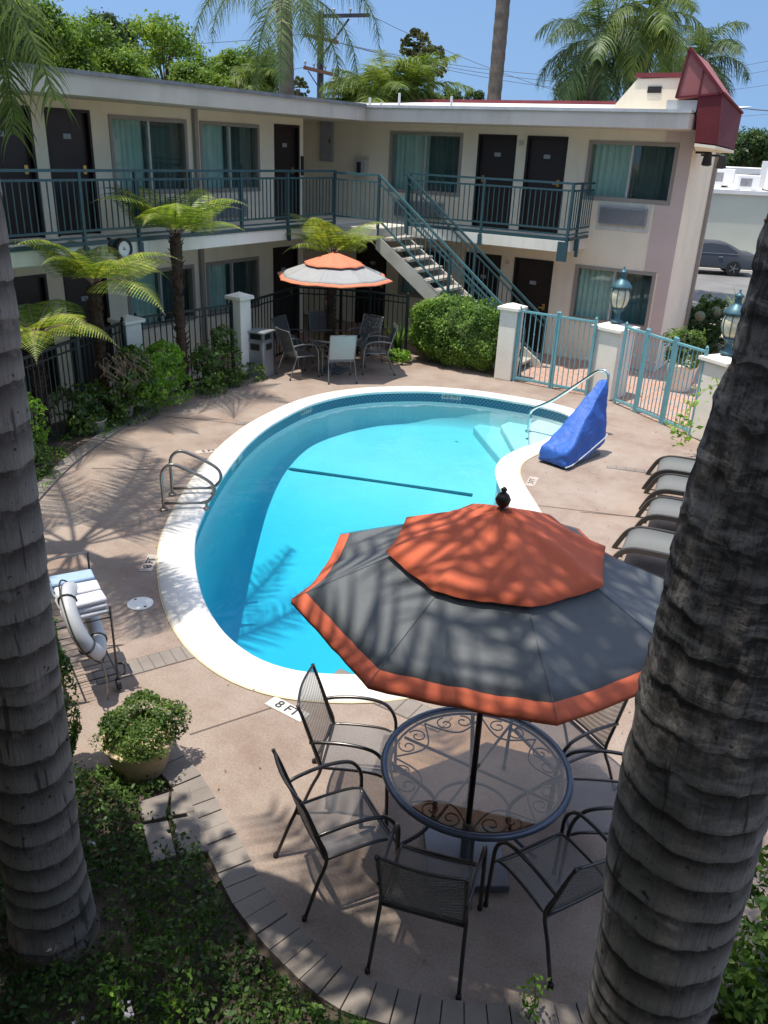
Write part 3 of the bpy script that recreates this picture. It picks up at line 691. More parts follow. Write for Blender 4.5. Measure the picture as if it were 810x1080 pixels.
def railing(f, par, s0, s1, d, zf, step=.115, name='balcony_railing', mt=None, posts=None, short=()):
    """balusters, doubled top rail and bottom rails in one part, each post a sub-part"""
    mb = MB(); mt = mt or M['rail']
    f.box(mb, s0, s1, d-.022, d+.022, zf+1.06, zf+1.10); f.box(mb, s0, s1, d-.016, d+.016, zf+.93, zf+.965)
    f.box(mb, s0, s1, d-.016, d+.016, zf+.20, zf+.235); f.box(mb, s0, s1, d-.016, d+.016, zf+.10, zf+.13); f.box(mb, s0, s1, d-.03, d+.02, zf-.0, zf+.06)
    k = int((s1-s0)/step)
    for i in range(k+1):
        s = s0+(s1-s0)*i/k; f.box(mb, s-.0085, s+.0085, d-.0085, d+.0085, zf+.235, zf+.93)
    R_ = mb.build(name, mt, par)
    for s in posts if posts is not None else np.arange(s0, s1+.01, (s1-s0)/max(1,round((s1-s0)/1.75))):
        b = MB(); f.box(b, s-.025, s+.025, d-.026, d+.026, zf-(.22 if s not in short else -.06), zf+1.06); 
        if s not in short: f.box(b, s-.045, s+.045, d+.0265, d+.045, zf-.24, zf-.02)
        b.build('post', mt, R_)
    return R_
ZF, ZS, ZE = 2.62, 2.39, 4.72                 # upper floor, slab underside, eave underside
# --- back wing
WB = thing('motel_building', 'cream two storey motel wing behind the pool with outdoor staircase and red roof corner', 'building', (-8,18,0))
fb = Facade('B', 17.95)
doorsB = [(-8.84,-7.92,ZF,4.56),(-7.68,-6.76,ZF,4.56),(-7.69,-6.76,.0,2.06),(-8.92,-8.02,.0,2.06),(-12.0,-11.1,.0,2.06)]
winsB = [(-11.11,-9.25,3.28,4.53),(-6.27,-4.50,3.41,4.48),(-6.22,-4.53,.90,2.02),(-10.7,-9.4,.9,2.02)]
facade_wall(fb, -18, -4.2, 0, ZE, doorsB+winsB).build('wall', M['wall'], WB)
# rest of the shell: end wall on the street side, light-blocking inner back, returns
b = MB(); b.box((-4.36,18.112,0), (-4.2,20.1,ZE)); b.box((-6.2,19.94,0), (-4.362,20.1,ZE)); b.box((-6.36,20.102,0),(-6.2,26,ZE)); b.box((-18,25.84,0),(-6.362,26,ZE)); b.box((-18.16,17.95,0),(-18.001,26,ZE))
b.build('wall', M['wall'], WB)
b = MB(); b.box((-17.9,18.7,0), (-4.5,18.8,ZE)); b.box((-17.9,18.115,2.30),(-4.5,18.69,2.50)); b.build('light_block_wall', M['wall'], WB)  # back box added to block light inside the hollow wing
b = MB(); b.box((-4.46,17.938,0), (-4.198,17.949,ZE-.001))
for z0_, z1_ in ((0,.85),(2.06,3.36),(4.52,ZE-.001)): b.box((-4.76,17.938,z0_), (-4.461,17.949,z1_))
b.build('corner_pilaster', M['mauve'], WB)
b = MB(); b.box((-4.195,20.02,0), (-4.12,20.1,ZE)); b.build('downspout', M['winframe'], WB)
for o in doorsB: make_door(fb, WB, *o, hside=(-1 if o[0] == -8.84 else 1))
for o in winsB: make_window(fb, WB, *o)
ac_unit(fb, WB, -5.86, -4.88, 2.93, 3.27); ac_unit(fb, WB, -10.9, -9.6, 2.72, 3.08)
b = MB(); b.box((-5.93,17.94,2.80),(-4.81,17.949,3.39)); b.build('ac_surround', mat('pale_patch_paint', (.63,.61,.53), .85), WB)
b = MB(); b.box((-13.12,17.86,3.83),(-12.75,17.95,4.76)); P_ = b.build('electrical_panel', M['plate'], WB, bevel=.008)
b = MB(); b.box((-12.83,17.85,4.25),(-12.80,17.86,4.33)); b.build('latch', M['black'], P_)
b = MB(); b.box((-12.05,17.80,3.52),(-11.72,17.95,3.94)); P_ = b.build('wall_telephone', M['alu'], WB, bevel=.01)
b = MB(); b.box((-11.93,17.74,3.60),(-11.84,17.80,3.86)); b.build('handset', M['black'], P_, bevel=.01)
for x in (-7.80,): b = MB(); b.obox((x,17.92,4.40),(.09,.06,.07)); b.build('wall_lamp', M['alu'], WB, bevel=.01); b = MB(); b.obox((x-.05,17.92,1.93),(.09,.06,.07)); b.build('wall_lamp', M['mauve'], WB, bevel=.01)
# slab, balcony railing and its brackets
b = MB(); b.box((-18,16.72,ZS), (-6.08,17.949,ZF-.002)); b.build('balcony_slab', M['slab'], WB, bevel=.01)
railing(fb, WB, -9.86, -6.06, 1.21, ZF, posts=[-9.84,-8.02,-6.085])
fs_ = Facade('A', -6.06); railing(fs_, WB, 16.76, 17.90, 0, ZF, posts=[17.2])
b = MB(); b.box((-6.24,16.66,2.22),(-6.04,16.73,2.60)); b.build('bracket', M['rail'], WB); b = MB(); b.box((-5.99,17.0,2.3),(-5.93,17.06,2.66)); b.build('bracket', M['rail'], WB)
# roof: low pitch rising to a red-capped ridge, deep fascia
b = MB(); x0, x1 = -18.2, -4.05
b.box((-10.945,16.60,ZE), (x1,16.70,4.98)); b.build('fascia', M['fascia'], WB)
b = MB(); b.box((x0,16.702,ZE), (x1,18.2,ZE+.05)); b.box((x1-.1,16.702,ZE+.051), (x1,19.9,4.97)); b.build('soffit', M['fascia'], WB)
b = MB(); b.box((-10.95,16.56,4.981), (x1+.03,16.66,5.035)); b.build('roof_edge', M['alu'], WB)
b = MB(); b.add([(x0,16.66,4.985),(x1,16.66,4.985),(x1,22.2,5.40),(x0,22.2,5.40),(x0,27,5.2),(-6,27,5.2),(-6,22.2,5.40)], [(0,1,2,3),(3,6,5,4)]); b.build('roof', M['roof'], WB)
b = MB(); b.box((x0,22.15,5.38), (-6.5,22.3,5.475)); b.build('ridge_flashing', M['redtrim'], WB)
for px, py, h_ in [(390,107,.25),(421,105,.38),(476,105,.30),(402,107,.12)]:
    g = gp(px, py+4, 5.15); yv = 19.0; d = ray(px,py+4); k = yv/d.y; p = EYE+d*k
    b = MB(); b.lathe((p.x,p.y,5.12), [(.03,0),(.03,h_*.8)], 10); b.build('vent_pipe', M['unit'], WB)
# parapet block with vent, red mansard over the street corner
b = MB(); yp = 17.6
prof = [(-5.87,5.02),(-5.39,5.60),(-4.60,5.62),(-4.30,5.62),(-4.30,5.02)]
b.add([(x,yp,z) for x,z in prof]+[(x,yp+1.9,z) for x,z in prof], [(0,4,3,2,1),(5,6,7,8,9)]+[(i,(i+1)%5,5+(i+1)%5,5+i) for i in range(5)]); b.build('parapet', M['wall'], WB)
b = MB(); b.box((-5.43,yp-.03,5.62),(-4.35,yp+1.93,5.70)); b.build('parapet_cap', M['redtrim'], WB)
b = MB(); b.box((-5.16,yp-.02,5.36),(-4.90,yp+.01,5.47)); b.build('parapet_vent', M['bin_d'], WB)
b = MB(); b.box((-4.60,17.0,5.02),(-4.05,17.55,5.21)); b.build('parapet_curb', M['alu'], WB)
ym = 16.9
F0 = [(-3.95,ym,4.52),(-3.55,ym,4.49),(-3.62,ym,5.31),(-4.03,ym,5.27)]
F1 = [(-3.50,18.25,4.44),(-3.49,18.25,5.06)]
T = [(-4.42,ym,5.23),(-4.32,ym,6.02),(-4.45,19.4,6.0),(-4.5,19.4,5.2)]
b = MB(); V = F0+F1+[(-4.25,18.4,4.44),(-4.25,18.4,5.08)]
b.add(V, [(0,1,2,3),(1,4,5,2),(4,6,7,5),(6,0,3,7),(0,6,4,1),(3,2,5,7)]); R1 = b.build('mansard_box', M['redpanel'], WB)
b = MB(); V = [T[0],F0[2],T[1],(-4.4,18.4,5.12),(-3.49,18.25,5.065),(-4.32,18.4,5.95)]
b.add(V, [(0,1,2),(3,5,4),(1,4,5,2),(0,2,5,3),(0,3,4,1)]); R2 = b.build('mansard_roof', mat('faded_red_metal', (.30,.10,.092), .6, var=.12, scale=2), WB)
b = MB(); b.bar((-4.32,ym-.012,6.03),(-3.62,ym-.012,5.32),.05); b.bar((-4.42,ym-.012,5.235),(-4.32,ym-.012,6.0),.03); b.bar((-4.01,ym-.012,5.70),(-4.03,ym-.012,5.27),.018); b.bar((-4.42,ym-.012,5.24),(-3.62,ym-.012,5.315),.03); b.bar((-3.60,ym-.01,5.32),(-3.48,18.25,5.07),.035); b.bar((-3.55,ym-.01,4.49),(-3.62,ym-.01,5.31),.025); b.build('seam', M['redpanel'], R2)
b = MB(); V = [(-3.95,ym,4.50),(-3.57,ym,4.47),(-3.50,18.25,4.42),(-4.25,18.4,4.42)]; b.add(V+[(x,y,z-.05) for x,y,z in V], [(0,3,2,1),(4,5,6,7),(0,1,5,4),(1,2,6,5),(2,3,7,6),(3,0,4,7)]); b.build('mansard_soffit', M['wall'], WB)
b = MB(); b.lathe((-3.96,18.2,4.26), [(.05,-.14),(.10,-.12),(.07,.1),(.03,.13)], 12); b.bar((-4.2,18.2,4.36),(-3.96,18.2,4.36),.04); b.build('floodlight', M['black'], WB)
b = MB(); b.lathe((-3.78,18.7,4.22), [(.05,-.14),(.10,-.12),(.07,.1),(.03,.13)], 12); b.bar((-4.2,18.7,4.32),(-3.78,18.7,4.32),.04); b.build('floodlight', M['black'], WB)

# --- left wing
WA = thing('motel_building', 'shaded two storey motel wing on the left with brown doors and long balcony', 'building', (-12.25,8,0))
fa = Facade('A', -12.25)
doorsA = [(8.0,9.08,ZF,4.57),(9.33,10.22,ZF,4.57),(15.04,15.92,ZF,4.57),(9.33,10.25,0,2.05),(8.0,9.0,0,2.05),(14.95,15.85,0,2.05),(4.0,4.95,0,2.05),(5.2,6.1,ZF,4.57)]
winsA = [(10.63,12.42,3.28,4.5),(12.82,14.52,3.28,4.5),(10.72,12.42,.86,1.88),(12.82,14.42,.86,1.88),(6.2,7.8,.86,1.88),(6.3,7.8,3.28,4.5)]
facade_wall(fa, -5, 16.06, 0, ZE, doorsA+winsA).build('wall', M['wall'], WA)
b = MB(); b.box((-18,15.90,0), (-12.412,16.06,ZE)); b.box((-18.16,-5,0),(-18.0,16.06,ZE)); b.box((-17.99,-5.16,0),(-12.25,-5.001,ZE)); b.build('wall', M['wall'], WA)
b = MB(); b.box((-13.1,-4.9,0), (-13.0,15.88,ZE)); b.box((-12.99,-4.9,2.30),(-12.415,15.88,2.5)); b.build('light_block_wall', M['wall'], WA)  # same added box, keeps light out behind the left wing's windows
for o in doorsA: make_door(fa, WA, *o, hside=1)
for o in winsA: make_window(fa, WA, *o)
for s0 in (10.95,13.05): ac_unit(fa, WA, s0, s0+.95, 2.75, 3.1)
for z0, z1 in ((0,ZS-.005),(ZF,ZE)):
    b = MB(); b.box((-12.245,12.59,z0), (-12.16,12.68,z1)); b.build('downspout', M['winframe'], WA, bevel=.01)
b = MB(); b.box((-12.245,15.965,3.55),(-12.22,16.05,3.95)); b.build('room_sign', M['black'], WA)
b = MB(); b.box((-12.249,-5,ZS), (-11.0,16.72,ZF-.004)); b.build('balcony_slab', M['slab'], WA, bevel=.01)
railing(fa, WA, -4.9, 15.56, 1.26, ZF, posts=[-3.4,-1.6,.2,2.0,3.8,5.6,7.3,8.85,9.95,11.2,12.5,13.9,15.53], short=(-1.6,2.0,5.6,11.2,12.5,15.53))
b = MB(); b.box((-11.05,-5.2,ZE), (-10.95,16.60,4.99)); b.build('fascia', M['fascia'], WA)
b = MB(); b.box((-18.3,-5.2,ZE+.002), (-11.052,16.60,ZE+.05)); b.build('soffit', M['fascia'], WA)
b = MB(); b.box((-11.02,-5.22,4.991), (-10.91,16.565,5.05)); b.build('roof_edge', M['roofedge'], WA)
b = MB(); b.box((-18.3,-5.2,4.90), (-11.021,16.65,5.03)); b.build('roof', M['roofedge'], WA)
# --- third wing around the viewpoint: unseen, added to keep sky light off the garden
WC_ = thing('motel_building', 'unseen motel wing around the viewpoint, added to shade the garden', 'building', (0,-2,0))
b = MB(); b.box((-10.9,-1.75,0),(9,-1.6,ZE)); b.box((-10.9,-7,0),(-10.75,-1.751,ZE)); b.box((8.85,-7,0),(9,-1.751,ZE)); b.build('wall', M['wall'], WC_)
b = MB(); b.box((-10.9,-1.599,ZS),(9,.02,ZF-.004)); b.build('balcony_slab', M['slab'], WC_, bevel=.01)
b = MB(); b.box((-10.94,-7.2,ZE+.1),(9.2,.55,ZE+.35)); b.build('roof', M['roofedge'], WC_)
b = MB(); b.box((-10.94,.551,ZE),(9.2,.65,ZE+.36)); b.build('fascia', M['fascia'], WC_)
# round dial hung under the rail
c_ = Vector((-10.93,9.53,2.53))
R_ = thing('wall_clock', 'round black rimmed dial with white face hung on the left balcony edge', 'clock', (c_.x,c_.y,c_.z))
def disc(c, r0, r1, x0, x1, n_=28):
    mb = MB(); vs = []
    for r_, x in ((r0,x0),(r1,x0),(r1,x1),(r0,x1)):
        for j in range(n_): t = 2*PI*j/n_; vs.append((c.x+x, c.y+r_*math.cos(t), c.z+r_*math.sin(t)))
    return mb.add(vs, [(i*n_+j, i*n_+(j+1)%n_, ((i+1)%4)*n_+(j+1)%n_, ((i+1)%4)*n_+j) for i in range(4) for j in range(n_)])
disc(c_, .125, .165, -.06, .05).build('rim', M['black'], R_)
disc(c_, .0, .126, -.04, .03).build('dial', M['clockface'], R_)
mb = MB(); mb.box((c_.x+.031,c_.y-.02,c_.z-.012),(c_.x+.036,c_.y+.035,c_.z+.0)); mb.box((c_.x+.031,c_.y-.012,c_.z-.0),(c_.x+.036,c_.y+.0,c_.z+.03)); mb.build('hands', M['ink'], R_)
mb = MB(); mb.bar((c_.x-.06,c_.y-.21,c_.z-.05),(c_.x-.06,c_.y-.21,c_.z+.18),.05); mb.bar((c_.x-.05,c_.y-.21,c_.z),(c_.x-.03,c_.y-.1,c_.z),.04); mb.bar((c_.x-.03,c_.y,c_.z-.15),(c_.x-.02,c_.y-.03,c_.z-.24),.025); mb.build('bracket', M['black'], R_)

# --- outdoor staircase between the balconies and the court
ST = thing('staircase', 'straight outdoor staircase with open concrete treads and teal handrails', 'staircase', (-8.3,16.1,0))
y0, y1 = 15.58, 16.64; xt, xb = -9.86, -6.50; ns_ = 14; rise = ZF/ns_; run = (xb-xt)/(ns_-1)
b = MB(); b.box((-10.995,15.50,ZS), (xt,16.719,ZF-.003)); b.build('landing', M['stringer'], ST, bevel=.01)
for i in range(1, ns_):
    z = ZF-i*rise; x = xt+(i-1)*run
    b = MB(); b.box((x-.03,y0+.03,z-.06), (x+run+.02,y1-.03,z)); b.build('step', M['tread'], ST, bevel=.012)
for y in (y0-.03, y1-.02):
    b = MB(); p = [(xt-.05,ZF-.12),(xt-.05,ZF-.42),(xb-.25,.0),(xb+.25,.0),(xb+.18,.13)]
    b.add([(x,y,z) for x,z in p]+[(x,y+.05,z) for x,z in p], [(0,1,2,3,4),(9,8,7,6,5)]+[(i,5+i,5+(i+1)%5,(i+1)%5) for i in range(5)]); b.build('stringer', M['stringer'], ST)
sl_ = -(ZF)/(xb-xt+run*.5)
for y in (y0-.05, y1+.04):
    b = MB(); A = Vector((xt,y,ZF+1.05)); B = Vector((xb+.2,y,ZF+1.05+sl_*(xb+.2-xt)))
    for dz, w_ in ((0,.045),(-.14,.03),(-.86,.035)): b.bar(A+Vector((0,0,dz)), B+Vector((0,0,dz)), w_)
    k = 30
    for i in range(1,k):
        p = A.lerp(B,i/k); b.bar(p+Vector((0,0,-.86)), p+Vector((0,0,-.14)), .016)
    if y < 16: 
        for dz, w_ in ((0,.045),(-.13,.03),(-.87,.03)): b.bar((-11.0,y,ZF+1.05+dz),(xt,y,ZF+1.05+dz),w_)
        for i in range(1,10): x = -11.0+i*.114; b.bar((x,y,ZF+.18),(x,y,ZF+.92),.016)
    else:
        for dz, w_ in ((0,.045),(-.13,.03)): b.bar((xt-.06,y,ZF+1.05+dz),(xt,y,ZF+1.05+dz),w_)
    HR = b.build('handrail', M['rail'] if y > 16 else mat('teal_iron', (.07,.16,.18), .4, .2), ST)
    for t in (0,.5,1.):
        p = A.lerp(B,t); q = MB(); q.bar(p+Vector((0,0,-1.25 if t < 1 else -1.1)), p, .05); q.build('post', M['rail'], HR)
# ------------------------------------------------------------------ fences, gates, pillars
def pillar(p, wd, h, label, rz=0, cap=.09):
    T = thing('pillar', label, 'pillar', (p[0],p[1],0), 'stucco pillars of the pool fence', rz)
    b = MB(); b.obox((0,0,h/2-.06),(wd,wd,h-.12)); b.build('shaft', M['pillar'], T, False, bevel=.015)
    b = MB(); c = wd/2+.05; b.obox((0,0,h-.085),(2*c,2*c,.06))
    b.add([(-c,-c,h-.055),(c,-c,h-.055),(c,c,h-.055),(-c,c,h-.055),(0,0,h+.02)], [(0,1,4),(1,2,4),(2,3,4),(3,0,4)]); b.build('cap', M['pillar'], T, False, bevel=.01)
    return T
pillar((-10.98,9.52), .34, 1.46, 'white pillar with pyramid cap above the sunlit planter shrub', .0)
pillar((-10.62,11.95), .30, 1.60, 'tall slim white pillar beside the steel litter bin', .0)
pillar((-6.50,15.30), .36, 1.50, 'cream pillar at the end of the clipped hedge')
pillar((-4.45,15.42), .56, 1.38, 'broad cream pillar between two turquoise gates, with lamp on top', -.25)
pillar((-2.18,13.95), .50, 1.40, 'cream pillar half hidden behind the palm trunk, with lamp on top', -.55)
def fence(pts, label, name='iron_fence', h=1.35, step=.12, mt=None, post=1.6, knobs=False, cat='fence', group='fences round the pool', low=.10):
    c = Vector((pts[0][0],pts[0][1],0)); T = thing(name, label, cat, c, group); mt = mt or M['iron']
    mb, pm = MB(), []
    for a, b in zip(pts[:-1], pts[1:]):
        a, b = Vector((*a,0)), Vector((*b,0)); L_ = (b-a).length; d = (b-a)/L_
        for z, w_ in ((h,.045),(h-.13 if not knobs else low+.02,.028),(low,.04)): mb.bar(a+Vector((0,0,z)), b+Vector((0,0,z)), w_, w_*.8)
        k = max(2, round(L_/step))
        for i in range(1,k):
            p = a+d*(L_*i/k); mb.bar(p+Vector((0,0,low)), p+Vector((0,0,h)), .015)
            if knobs:
                for zz in ((.98,.40) if i%2 else (.70,)): mb.lathe((p.x,p.y,zz), [(.006,-.02),(.017,0),(.006,.02)], 6)
        kp = max(1, round(L_/post))
        pm += [a+d*(L_*i/kp) for i in range(kp+1)]
    mb.build('panel', mt, T)
    for i, p in enumerate(pm):
        if any((p-q).length < .1 for q in pm[:i]): continue
        b = MB(); b.bar(p, p+Vector((0,0,h+.05)), .05); b.lathe((p.x,p.y,h+.07), [(.008,-.03),(.028,0),(.008,.03)], 8); b.build('post', mt, T)
    return T
fence([(-9.35,5.6),(-9.95,6.75),(-10.85,9.32)], 'dark iron fence behind the left planter, below the leaning fern', h=1.38)
fence([(-10.98,9.72),(-10.68,11.78)], 'short dark iron fence between the two white planter pillars', h=1.38)
fence([(-10.70,12.12),(-11.12,14.4),(-10.3,14.85),(-9.67,15.02),(-8.75,15.05)], 'dark iron fence bending behind the far patio table', h=1.38)
fence([(-6.28,15.20),(-5.50,15.17)], 'left leaf of the turquoise double gate nearest the hedge', 'iron_gate', 1.40, .105, M['gate'], 2, True, 'gate', 'turquoise courtyard gates', .07)
fence([(-5.46,15.17),(-4.74,15.14)], 'right leaf of the turquoise double gate, against the broad lamp pillar', 'iron_gate', 1.40, .105, M['gate'], 2, True, 'gate', 'turquoise courtyard gates', .07)
fence([(-4.12,14.96),(-3.66,14.66)], 'narrow turquoise gate leaf hinged to the broad lamp pillar', 'iron_gate', 1.42, .10, M['gate'], 2, True, 'gate', 'turquoise courtyard gates', .07)
fence([(-3.62,14.63),(-3.08,14.26)], 'middle leaf of the angled turquoise gate, before the potted plant', 'iron_gate', 1.42, .10, M['gate'], 2, True, 'gate', 'turquoise courtyard gates', .07)
fence([(-3.03,14.22),(-2.48,13.86)], 'turquoise gate leaf reaching the pillar behind the palm trunk', 'iron_gate', 1.42, .10, M['gate'], 2, True, 'gate', 'turquoise courtyard gates', .07)
def lantern(p, z, label):
    T = thing('pillar_lamp', label, 'lamp', (p[0],p[1],z), 'lantern lamps on the gate pillars')
    b = MB(); b.lathe((0,0,0), [(.12,0),(.12,.03),(.06,.05),(.05,.16),(.07,.20),(.11,.23),(.12,.26)], 16); b.build('base', M['lampmetal'], T, False, True)
    b = MB(); b.lathe((0,0,.26), [(.10,0),(.15,.08),(.175,.18),(.17,.28),(.13,.37)], 20); b.build('globe', M['lampglass'], T, False, True)
    b = MB()
    for j in range(8):
        t = 2*PI*j/8; b.tube([(r_*math.cos(t), r_*math.sin(t), .26+zz) for r_, zz in [(.105,0),(.156,.08),(.181,.18),(.176,.28),(.136,.37)]], .008, 5)
    b.build('cage', M['lampmetal'], T, False)
    b = MB(); b.lathe((0,0,.63), [(.19,0),(.185,.025),(.14,.09),(.08,.14),(.055,.17),(.055,.25),(.08,.265),(.05,.30),(.012,.33),(.02,.36),(.004,.38)], 16); b.build('hood', M['lampmetal'], T, False, True)
    return T
lantern((-4.45,15.42), 1.40, 'verdigris lantern with ribbed cream globe on the broad gate pillar')
lantern((-2.18,13.95), 1.42, 'verdigris lantern partly behind the right palm trunk')

# ------------------------------------------------------------------ patio sets
def make_chair(name, label, group, seat_m, frame_m):
    T = thing(name, label, 'chair', (0,0,0), group)
    def sheet_mesh(nm, fn, mt, nu=8, nv=8):
        mb = MB(); mb.add([fn(i/nu, j/nv) for j in range(nv+1) for i in range(nu+1)], [(j*(nu+1)+i, j*(nu+1)+i+1, (j+1)*(nu+1)+i+1, (j+1)*(nu+1)+i) for j in range(nv) for i in range(nu)])
        return mb.build(nm, mt, T, False, True)
    st = lambda u, v: ((u-.5)*.50, -.20+.45*v, .425+.012*math.sin(v*PI)-.028*math.sin(u*PI)*math.sin(min(1,v*1.1)*PI*.8) - (.02*(v-.85)/.15 if v > .85 else 0))
    sheet_mesh('seat', st, seat_m)
    bk = lambda u, v: ((u-.5)*(.49+.02*v), -.215-.15*v-.03*math.sin(u*PI)*(.4+.6*v), .44+.50*v-(.035*math.sin(u*PI) if 0 else 0)*v)
    sheet_mesh('backrest', bk, seat_m)
    b = MB(); b.tube([bk(i/10,1) for i in range(11)]+[bk(1,1-i/8) for i in range(1,8)]+[bk(1-i/10,0) for i in range(11)]+[bk(0,i/8) for i in range(1,8)], .010, 6, closed=True)
    b.build('back_frame', frame_m, T, False, True)
    b = MB(); b.tube([st(i/8,1) for i in range(9)]+[st(1,1-i/8) for i in range(1,8)]+[st(1-i/8,0) for i in range(9)]+[st(0,i/8) for i in range(1,8)], .011, 6, closed=True)
    b.build('seat_frame', frame_m, T, False, True)
    for sx in (-1,1):
        b = MB(); pts = spline([(sx*.285,.285,0),(sx*.280,.275,.36),(sx*.278,.262,.52),(sx*.276,.20,.625),(sx*.274,.10,.665),(sx*.270,-.05,.675),(sx*.262,-.20,.660),(sx*.252,-.285,.64)], 4)
        b.tube(pts, .0135, 8); b.build('arm', frame_m, T, False, True)
        b = MB(); pts = spline([(sx*.275,-.36,0),(sx*.262,-.27,.25),(sx*.255,-.205,.43),(sx*.252,-.26,.62),(sx*.250,-.325,.82),(sx*.252,-.372,.945)], 4)
        b.tube(pts, .0125, 8); b.build('leg', frame_m, T, False, True)
        b = MB(); b.lathe((sx*.285,.285,0), [(.017,0),(.017,.03),(.013,.035)], 8); b.build('foot', M['black'], T, False)
        b = MB(); b.lathe((sx*.275,-.36,0), [(.017,0),(.017,.03),(.013,.035)], 8); b.build('foot', M['black'], T, False)
    b = MB(); b.tube([(-.279,.265,.40),(.279,.265,.40)], .009, 6); b.build('stretcher', frame_m, T, False)
    b = MB(); b.tube([(-.255,-.205,.40),(.255,-.205,.40)], .009, 6); b.build('stretcher', frame_m, T, False)
    return T
g1 = 'wire mesh chairs round the near table'
c0 = make_chair('patio_chair', '', g1, M['wiremesh'], M['frame'])
near = [((-2.45,3.80),25,'wire mesh armchair in full sun nearest the pool edge and its 8 FT marker'),
 ((-2.14,3.19),58,'sunlit mesh armchair left of the table, its back to the paver garden edge'),
 ((-1.45,3.09),106,'dark armchair at the bottom of the patio with its back to the viewer'),
 ((-.885,3.57),151,'shaded armchair turned away, partly behind the right palm trunk'),
 ((-.84,4.24),210,'armchair right of the table facing it, cut off by the palm trunk'),
 ((-1.30,4.74),240,'armchair showing one arm below the far right edge of the near parasol')]
for i, ((x,y),a,lb) in enumerate(near):
    o = c0 if i == 0 else copy_tree(c0); o.location = (x,y,0); o.scale = (.94,.94,.94); o.rotation_euler.z = math.radians(a-90); o['label'] = lb
g2 = 'sling chairs round the far table'
c1 = make_chair('patio_chair', '', g2, M['sling_d'], M['frame_grey'])
T2c = Vector((-9.50,13.45,0))
far = [((-9.03,13.0),None,'pale sunlit sling chair in front of the far table, back to the pool'),
 ((-9.80,12.72),None,'metal sling chair on the litter bin side of the far table'),
 ((-8.80,13.98),None,'sling chair beside the far table nearest the clipped hedge'),
 ((-10.42,13.35),None,'dark sling chair in deep shade closest to the pillar'),
 ((-10.25,14.15),None,'tall backed chair in shade behind the far table'),
 ((-9.45,14.45),None,'shaded chair at the fence straight behind the far parasol pole')]
for i, ((x,y),a,lb) in enumerate(far):
    o = c1 if i == 0 else copy_tree(c1); o.location = (x,y,0); v = T2c-Vector((x,y,0)); o.rotation_euler.z = math.atan2(v.y,v.x)-PI/2; o['label'] = lb
    if i == 0:
        c1pale = o
for ch in c1pale.children:                      # paler sling colour stands in for sunlight on the front chair's back
    if ch.name.split('.')[0] in ('seat','backrest'):
        ch.data = ch.data.copy(); ch.data.materials[0] = M['sling']
def scroll(c, r0, turns, sgn, t0):
    return [(c[0]+r0*(1-.75*k/24)*math.cos(t0+sgn*turns*2*PI*k/24), c[1]+r0*(1-.75*k/24)*math.sin(t0+sgn*turns*2*PI*k/24), c[2]) for k in range(25)]
def make_table(label, p, R_, rim_m, scrolls=True, h=.72):
    T = thing('patio_table', label, 'table', (p[0],p[1],0), 'round glass patio tables')
    b = MB(); ring = [(R_*math.cos(2*PI*k/48), R_*math.sin(2*PI*k/48), h-.012) for k in range(48)]; b.tube(ring, .022, 8, closed=True)
    b.tube([(x*.93,y*.93,z-.01) for x,y,z in ring], .009, 6, closed=True); b.build('rim', rim_m, T, False, True)
    b = MB(); b.lathe((0,0,h-.006), [(.03,0),(R_*.97,0),(R_*.97,.006),(.03,.006)], 48, caps=False); b.build('glass_top', M['tglass'], T, False)
    if scrolls:
        b = MB()
        for k in range(8):
            t = 2*PI*k/8; ct, s_ = math.cos(t), math.sin(t)
            for sg in (-1,1):
                cc = (R_*.80*math.cos(t+sg*.135), R_*.80*math.sin(t+sg*.135), h-.03); b.tube(scroll(cc, .062, 1.15, sg, t), .005, 5)
            b.tube(spline([(R_*.9*math.cos(t+.39),R_*.9*math.sin(t+.39),h-.03),(R_*.68*math.cos(t+.2),R_*.68*math.sin(t+.2),h-.03),(R_*.62*ct,R_*.62*s_,h-.03),(R_*.68*math.cos(t-.2),R_*.68*math.sin(t-.2),h-.03),(R_*.9*math.cos(t-.39),R_*.9*math.sin(t-.39),h-.03)],5), .006, 5)
        b.build('scrollwork', rim_m, T, False, True)
    for k in range(4):
        t = 2*PI*k/4+.5; c_, s_ = math.cos(t), math.sin(t)
        b = MB(); b.tube(spline([(R_*.93*c_,R_*.93*s_,h-.03),(R_*.72*c_,R_*.72*s_,h-.12),(R_*.42*c_,R_*.42*s_,.42),(R_*.48*c_,R_*.48*s_,.18),(R_*.78*c_,R_*.78*s_,0)],6), .014, 8); b.build('leg', rim_m, T, False, True)
    b = MB(); b.tube([(R_*.43*math.cos(2*PI*k/32),R_*.43*math.sin(2*PI*k/32),.36) for k in range(32)], .010, 6, closed=True); b.tube([(R_*.9*c,R_*.9*s,h-.028) for c,s in ((1,0),(-1,0))], .01, 6); b.tube([(0,R_*.9,h-.028),(0,-R_*.9,h-.028)], .01, 6); b.build('brace', rim_m, T, False)
    return T
make_table('round glass table with blue grey scrolled rim under the near parasol', (-1.535,3.78), .575, M['blue_rim'])
make_table('round glass table in the shade of the far parasol', (T2c.x,T2c.y), .56, M['frame_grey'], False)
